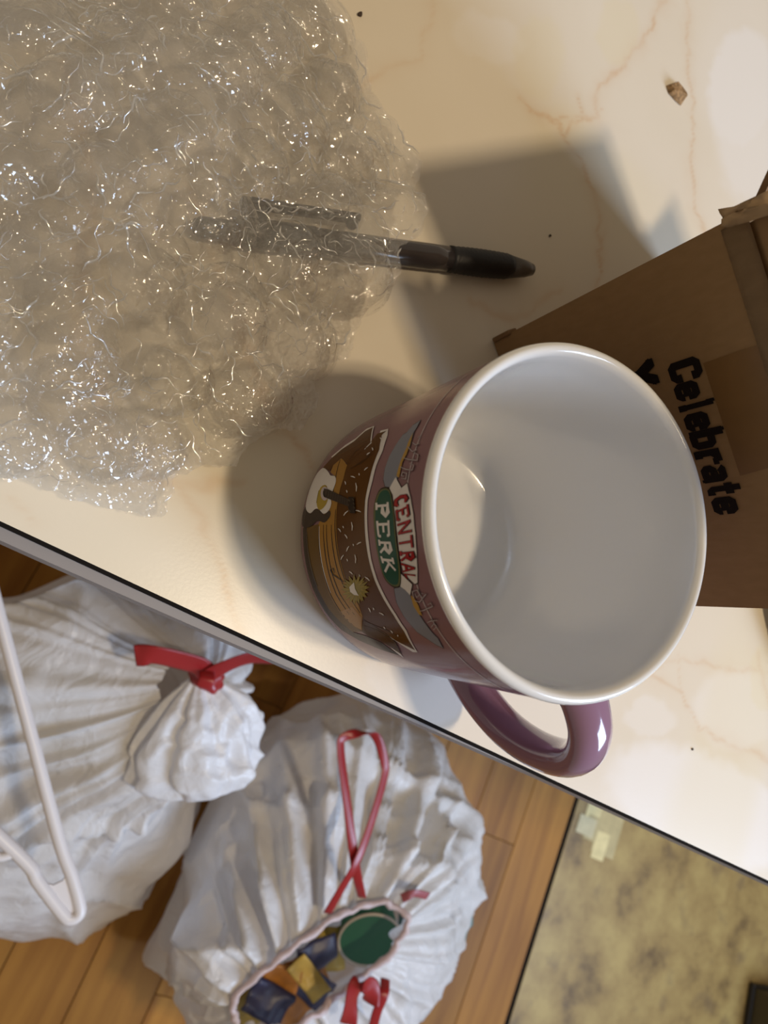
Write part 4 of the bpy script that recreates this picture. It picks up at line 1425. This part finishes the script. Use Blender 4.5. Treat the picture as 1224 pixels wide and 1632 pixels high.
X = (bodyX - .3 * pz * .33) * (1 - blend) + (mc.x + rimX) * blend
Y = bodyY * (1 - blend) + (mc.y + rimY) * blend
Z = pz * 0.330 + blend * 0.006 * np.sin(3 * U)
P2 = np.stack([X, Y, Z], -1)
big = vn(P2, 7, 91) * .020 + vn(P2, 15, 92) * .011
fold = (ridge(P2 * [1, 1, .6], 12, 93) ** 3) * .014 + ridge(P2, 30, 94) * .0035 + ridge(P2, 66, 95) * .001
w = sstep(V, .05, .2) * (1 - sstep(V, .82, .97))
pl = radial_folds(U, V, 90, 4.2)
disp = (big + fold) * w + pl * .016 * sstep(V, .45, .8) * (1 - .75 * sstep(V, .85, 1))
P2[..., 0] += ca * disp; P2[..., 1] += sa * disp; P2[..., 2] += disp * .6 * sstep(V, .45, .7)
ang = np.arctan2(sa, ca)
corner = np.exp(-((ang + 2.35) / .30) ** 2) * np.exp(-((P2[..., 2] - .02) / .05) ** 2) * sstep(V, .03, .12)
P2[..., 0] += -.055 * corner; P2[..., 1] += -.045 * corner
P2[..., 0] = np.maximum(P2[..., 0], bag_gap(P2 + np.array([O2.x, O2.y, 0])) + .006 - O2.x)
P2[..., 2] = np.maximum(P2[..., 2], 0)
sack2 = obj('sack', grid_mesh('sack', P2, wrap_u=True), M_BAG, bag2)
# rolled hem of the mouth with the drawstring channel
hem = [Vector(P2[-1, i]) + Vector((0, 0, .003)) for i in range(0, nu, 3)]
hem.append(hem[0].copy())
obj('hem', sweep('hem', hem, [0.0030 + .0006 * math.sin(i * 1.3) for i in range(len(hem))], 10, caps=False), bag_mat('pinkish_hem', (.74, .60, .59), .06), sack2)
r2 = lambda px, py, z: at_z(px, py, z) - O2
ribbon('drawstring_loop', [r2(522, 1455, .345), r2(545, 1415, .365), r2(568, 1375, .375), r2(592, 1310, .372), r2(612, 1240, .368), r2(613, 1215, .368), r2(600, 1175, .37), r2(578, 1168, .372), r2(548, 1175, .37),
                           r2(543, 1195, .37), r2(552, 1270, .372), r2(562, 1350, .372), r2(570, 1400, .362), r2(577, 1430, .348)], 0.0085, M_RED, bag2, n=90, side=Vector((1, .4, .3)), twist=.5)
ribbon('drawstring_tail', [r2(555, 1632, .345), r2(560, 1595, .355), r2(572, 1568, .362), r2(592, 1575, .36), r2(590, 1600, .355)], 0.016, M_RED, bag2, n=40, side=Vector((.8, .3, .5)), twist=.8)
ribbon('drawstring_tail', [r2(614, 1560, .35), r2(612, 1585, .36), r2(600, 1615, .355), r2(592, 1650, .345)], 0.009, M_RED, bag2, n=30, side=Vector((1, .2, .3)))
ribbon('drawstring_band', [r2(640, 1432, .345), r2(660, 1424, .35), r2(682, 1428, .345)], 0.008, simple('dull_red', (.30, .07, .08), .4), bag2, n=16, side=Vector((.2, 1, .2)))
for i, (px, py, z, s, mt) in enumerate(((450, 1350, .24, .04, M_YEL), (690, 1330, .22, .05, M_TEAL), (700, 1450, .2, .05, M_TEAL), (560, 1250, .25, .04, M_PAP), (640, 1300, .26, .035, M_TEAL))):
    blob('trash_lump', r2(px, py, z - .03), (s, s * .8, s * .6), mt, bag2, 60 + i)

# rubbish showing in the mouth of the open bag: each piece a thing of its own
def wrapper(px, py, z, w, h, mat, rz, seed, label, tilt=0.2):
    P_ = np.zeros((9, 11, 3))
    uu, vv = np.meshgrid(np.linspace(-.5, .5, 11), np.linspace(-.5, .5, 9))
    P_[..., 0] = uu * w; P_[..., 1] = vv * h
    P_[..., 2] = ridge(P_, 55, seed) * .004 + vn(P_, 25, seed + 1) * .006
    bm = bmesh.new()
    bm.from_mesh(grid_mesh('wrapper', P_))
    bmesh.ops.solidify(bm, geom=bm.faces[:], thickness=0.0016)
    o = obj('wrapper', bm, mat, None, smooth=False)
    o.location = at_z(px, py, z)
    o.rotation_euler = (tilt, -tilt * .6, rz)
    tag(o, label, 'wrapper', 'food wrappers inside the open garbage bag')
    return o
wrapper(505, 1520, .290, .040, .030, M_NAVY, .6, 1, 'navy wrapper nearest the green container in the open bag mouth')
wrapper(492, 1560, .300, .045, .020, M_YEL, -.5, 2, 'yellow folded wrapper strip in the middle of the open bag mouth', .1)
wrapper(440, 1570, .288, .042, .036, M_ORA, .2, 3, 'orange wrapper at the centre of the open bag mouth', .3)
wrapper(430, 1600, .298, .045, .030, M_NAVY, -.2, 4, 'navy wrapper at the lower end of the open bag mouth', -.1)
wrapper(400, 1590, .278, .040, .050, M_YEL, .9, 5, 'mustard yellow wrapper against the far end of the bag hem', .2)
wrapper(520, 1512, .250, .045, .040, M_YEL, .3, 6, 'dull yellow wrapper tucked beside the green container', -.1)
wrapper(470, 1580, .262, .070, .060, M_ORA, .8, 7, 'rust orange wrapper lying lowest among the wrappers', .1)
wrapper(500, 1575, .276, .030, .045, M_NAVY, 1.2, 8, 'dark blue wrapper beside the yellow folded strip', .2)
# green cup on its side
gc = at_z(589, 1492, .283)
cup = empty('plastic_container', gc)
tag(cup, 'dark green rounded container with pale rim inside the open garbage bag', 'container')
cup.rotation_mode = 'QUATERNION'
cdir = Vector((0.15, 0.45, -0.88)).normalized()
cup.scale = (.94, .94, .94)
cup.rotation_quaternion = (-cdir).to_track_quat('Z', 'Y')
obj('container_body', lathe('container_body', [(0, -.055), (.022, -.055), (.026, -.05), (.0330, .005), (.0318, .005), (.026, .003), (.0, .0025)], 64), simple('green_plastic', (.022, .12, .058), .4), cup)
obj('container_rim', lathe('container_rim', [(.0318, .004), (.0334, .0035), (.0350, .0050), (.0346, .0068), (.0326, .0068), (.0318, .004)], 64), simple('pale_rim', (.55, .47, .38), .4), cup)

# ------------------------------------------------------------------ coat hanger
HZ = 0.425
hA = at_z(124, 1452, HZ)
hD = (at_z(0, 985, HZ) - hA); hD.z = 0; hD.normalize()
hS = (at_z(0, 1335, HZ) - hA); hS.z = 0; hS.normalize()
hang = empty('coat_hanger', hA)
tag(hang, 'white plastic coat hanger lying across the tied garbage bag', 'hanger')
Lb = 0.39
cosA = hD.dot(hS)
Ls = Lb / 2 / cosA
A0, B0 = Vector((0, 0, 0)), hD * Lb
apex = hS * Ls
hB = (apex - B0).normalized()
rc = 0.0042
n1 = (hD + hS).normalized()
out_ = -n1
path = [hD * .012 + Vector((0, 0, 0))]
def arc(c, d0, d1, k=8): return [c + d0 * math.cos(t) + d1 * math.sin(t) for t in np.linspace(0, PI / 2, k)]
hx = lambda px, py: at_z(px, py, HZ) - hA
full = [apex, apex * .75, apex * .5, hS * .05, hx(60, 1404), hx(100, 1456), hx(114, 1464), hx(126, 1456), hx(126, 1438), hx(114, 1395), hD * .05, hD * .12, hD * .2, hD * .30, B0 - hD * .02, B0 + (hD - hB).normalized() * .003, B0 + hB * .02, B0 + hB * (Ls * .5), apex]
hframe = obj('hanger_frame', sweep('hanger_frame', smooth_path(full, 160), rc, 12), M_HANG, hang)
# web in the corner
bm = bmesh.new()
def web(org, d1, d2, l1, l2):
    pts = [org, org + d1 * l1]
    for k in range(1, 8):
        t = k / 8
        a = org + d1 * l1; b = org + d2 * l2
        mid = org + (d1 + d2).normalized() * (l1 * .45)
        pts.append(a * (1 - t) ** 2 + mid * 2 * t * (1 - t) + b * t * t)
    pts.append(org + d2 * l2)
    up = [bm.verts.new(p + Vector((0, 0, .0012))) for p in pts]
    dn = [bm.verts.new(p - Vector((0, 0, .0012))) for p in pts]
    bm.faces.new(up); bm.faces.new(dn[::-1])
    for i in range(len(pts)):
        j = (i + 1) % len(pts)
        bm.faces.new((up[i], dn[i], dn[j], up[j]))
def web_done():
    global bm
    bmesh.ops.recalc_face_normals(bm, faces=bm.faces)
    obj('corner_web', bm, M_HANG, hframe, smooth=False)
    bm = bmesh.new()
wp = [hx(*p) for p in ((112, 1384), (100, 1403), (85, 1410), (66, 1405), (100, 1455), (114, 1462), (125, 1455), (125, 1438))]
up = [bm.verts.new(p + Vector((0, 0, .0012))) for p in wp]
dn = [bm.verts.new(p - Vector((0, 0, .0012))) for p in wp]
bm.faces.new(up); bm.faces.new(dn[::-1])
for i in range(len(wp)):
    j = (i + 1) % len(wp)
    bm.faces.new((up[i], dn[i], dn[j], up[j]))
web_done()
web(B0, -hD, hB, .050, .034)
web_done()
bm.free()
nb = (apex - hD * apex.dot(hD)).normalized()
pt = at_z(22, 1362, HZ) - hA
sa_ = hS * pt.dot(hS)
obj('strap_hook', sweep('strap_hook', smooth_path([sa_, sa_ + nb * .009 + hS * .002, sa_ + nb * .010 + hS * .012], 14), .0030, 10), M_HANG, hframe)
hk = [apex, apex + nb * .02, apex + nb * .045 + hD * .010, apex + nb * .066 + hD * .004, apex + nb * .070 - hD * .016, apex + nb * .052 - hD * .034, apex + nb * .034 - hD * .030]
obj('hook', sweep('hook', smooth_path(hk, 50), .0032, 12), M_HANG, hang)

# ------------------------------------------------------------------ dark crate at the corner of the frame
c = at_z(1196, 1600, 0.0)
crate = empty('storage_crate', (c.x + 0.16, c.y - 0.15, 0))
tag(crate, 'dark storage crate on the vinyl floor at the edge of view', 'crate')
M_CR = simple('dark_olive_plastic', (.05, .04, .018), .5)
M_CRB = simple('black_frame', (.012, .010, .009), .5)
crate.rotation_euler = (0, 0, 0.12)
for lo, hi in (((-.15, -.2, .01), (-.146, .2, .09)), ((.146, -.2, .01), (.15, .2, .09)), ((-.146, -.2, .01), (.146, -.196, .09)), ((-.146, .196, .01), (.146, .2, .09))):
    box('side_panel', lo, hi, M_CR, crate)
box('bottom_panel', (-.146, -.196, .004), (.146, .196, .01), M_CR, crate)
bm = bmesh.new()
for z0 in (0.0, .09):
    for lo, hi in (((-.156, -.206, z0), (-.142, .206, z0 + .012)), ((.142, -.206, z0), (.156, .206, z0 + .012)), ((-.142, -.206, z0), (.142, -.192, z0 + .012)), ((-.142, .192, z0), (.142, .206, z0 + .012))):
        box_bm(bm, lo, hi, .003)
obj('rail_frame', bm, M_CRB, crate, smooth=False)
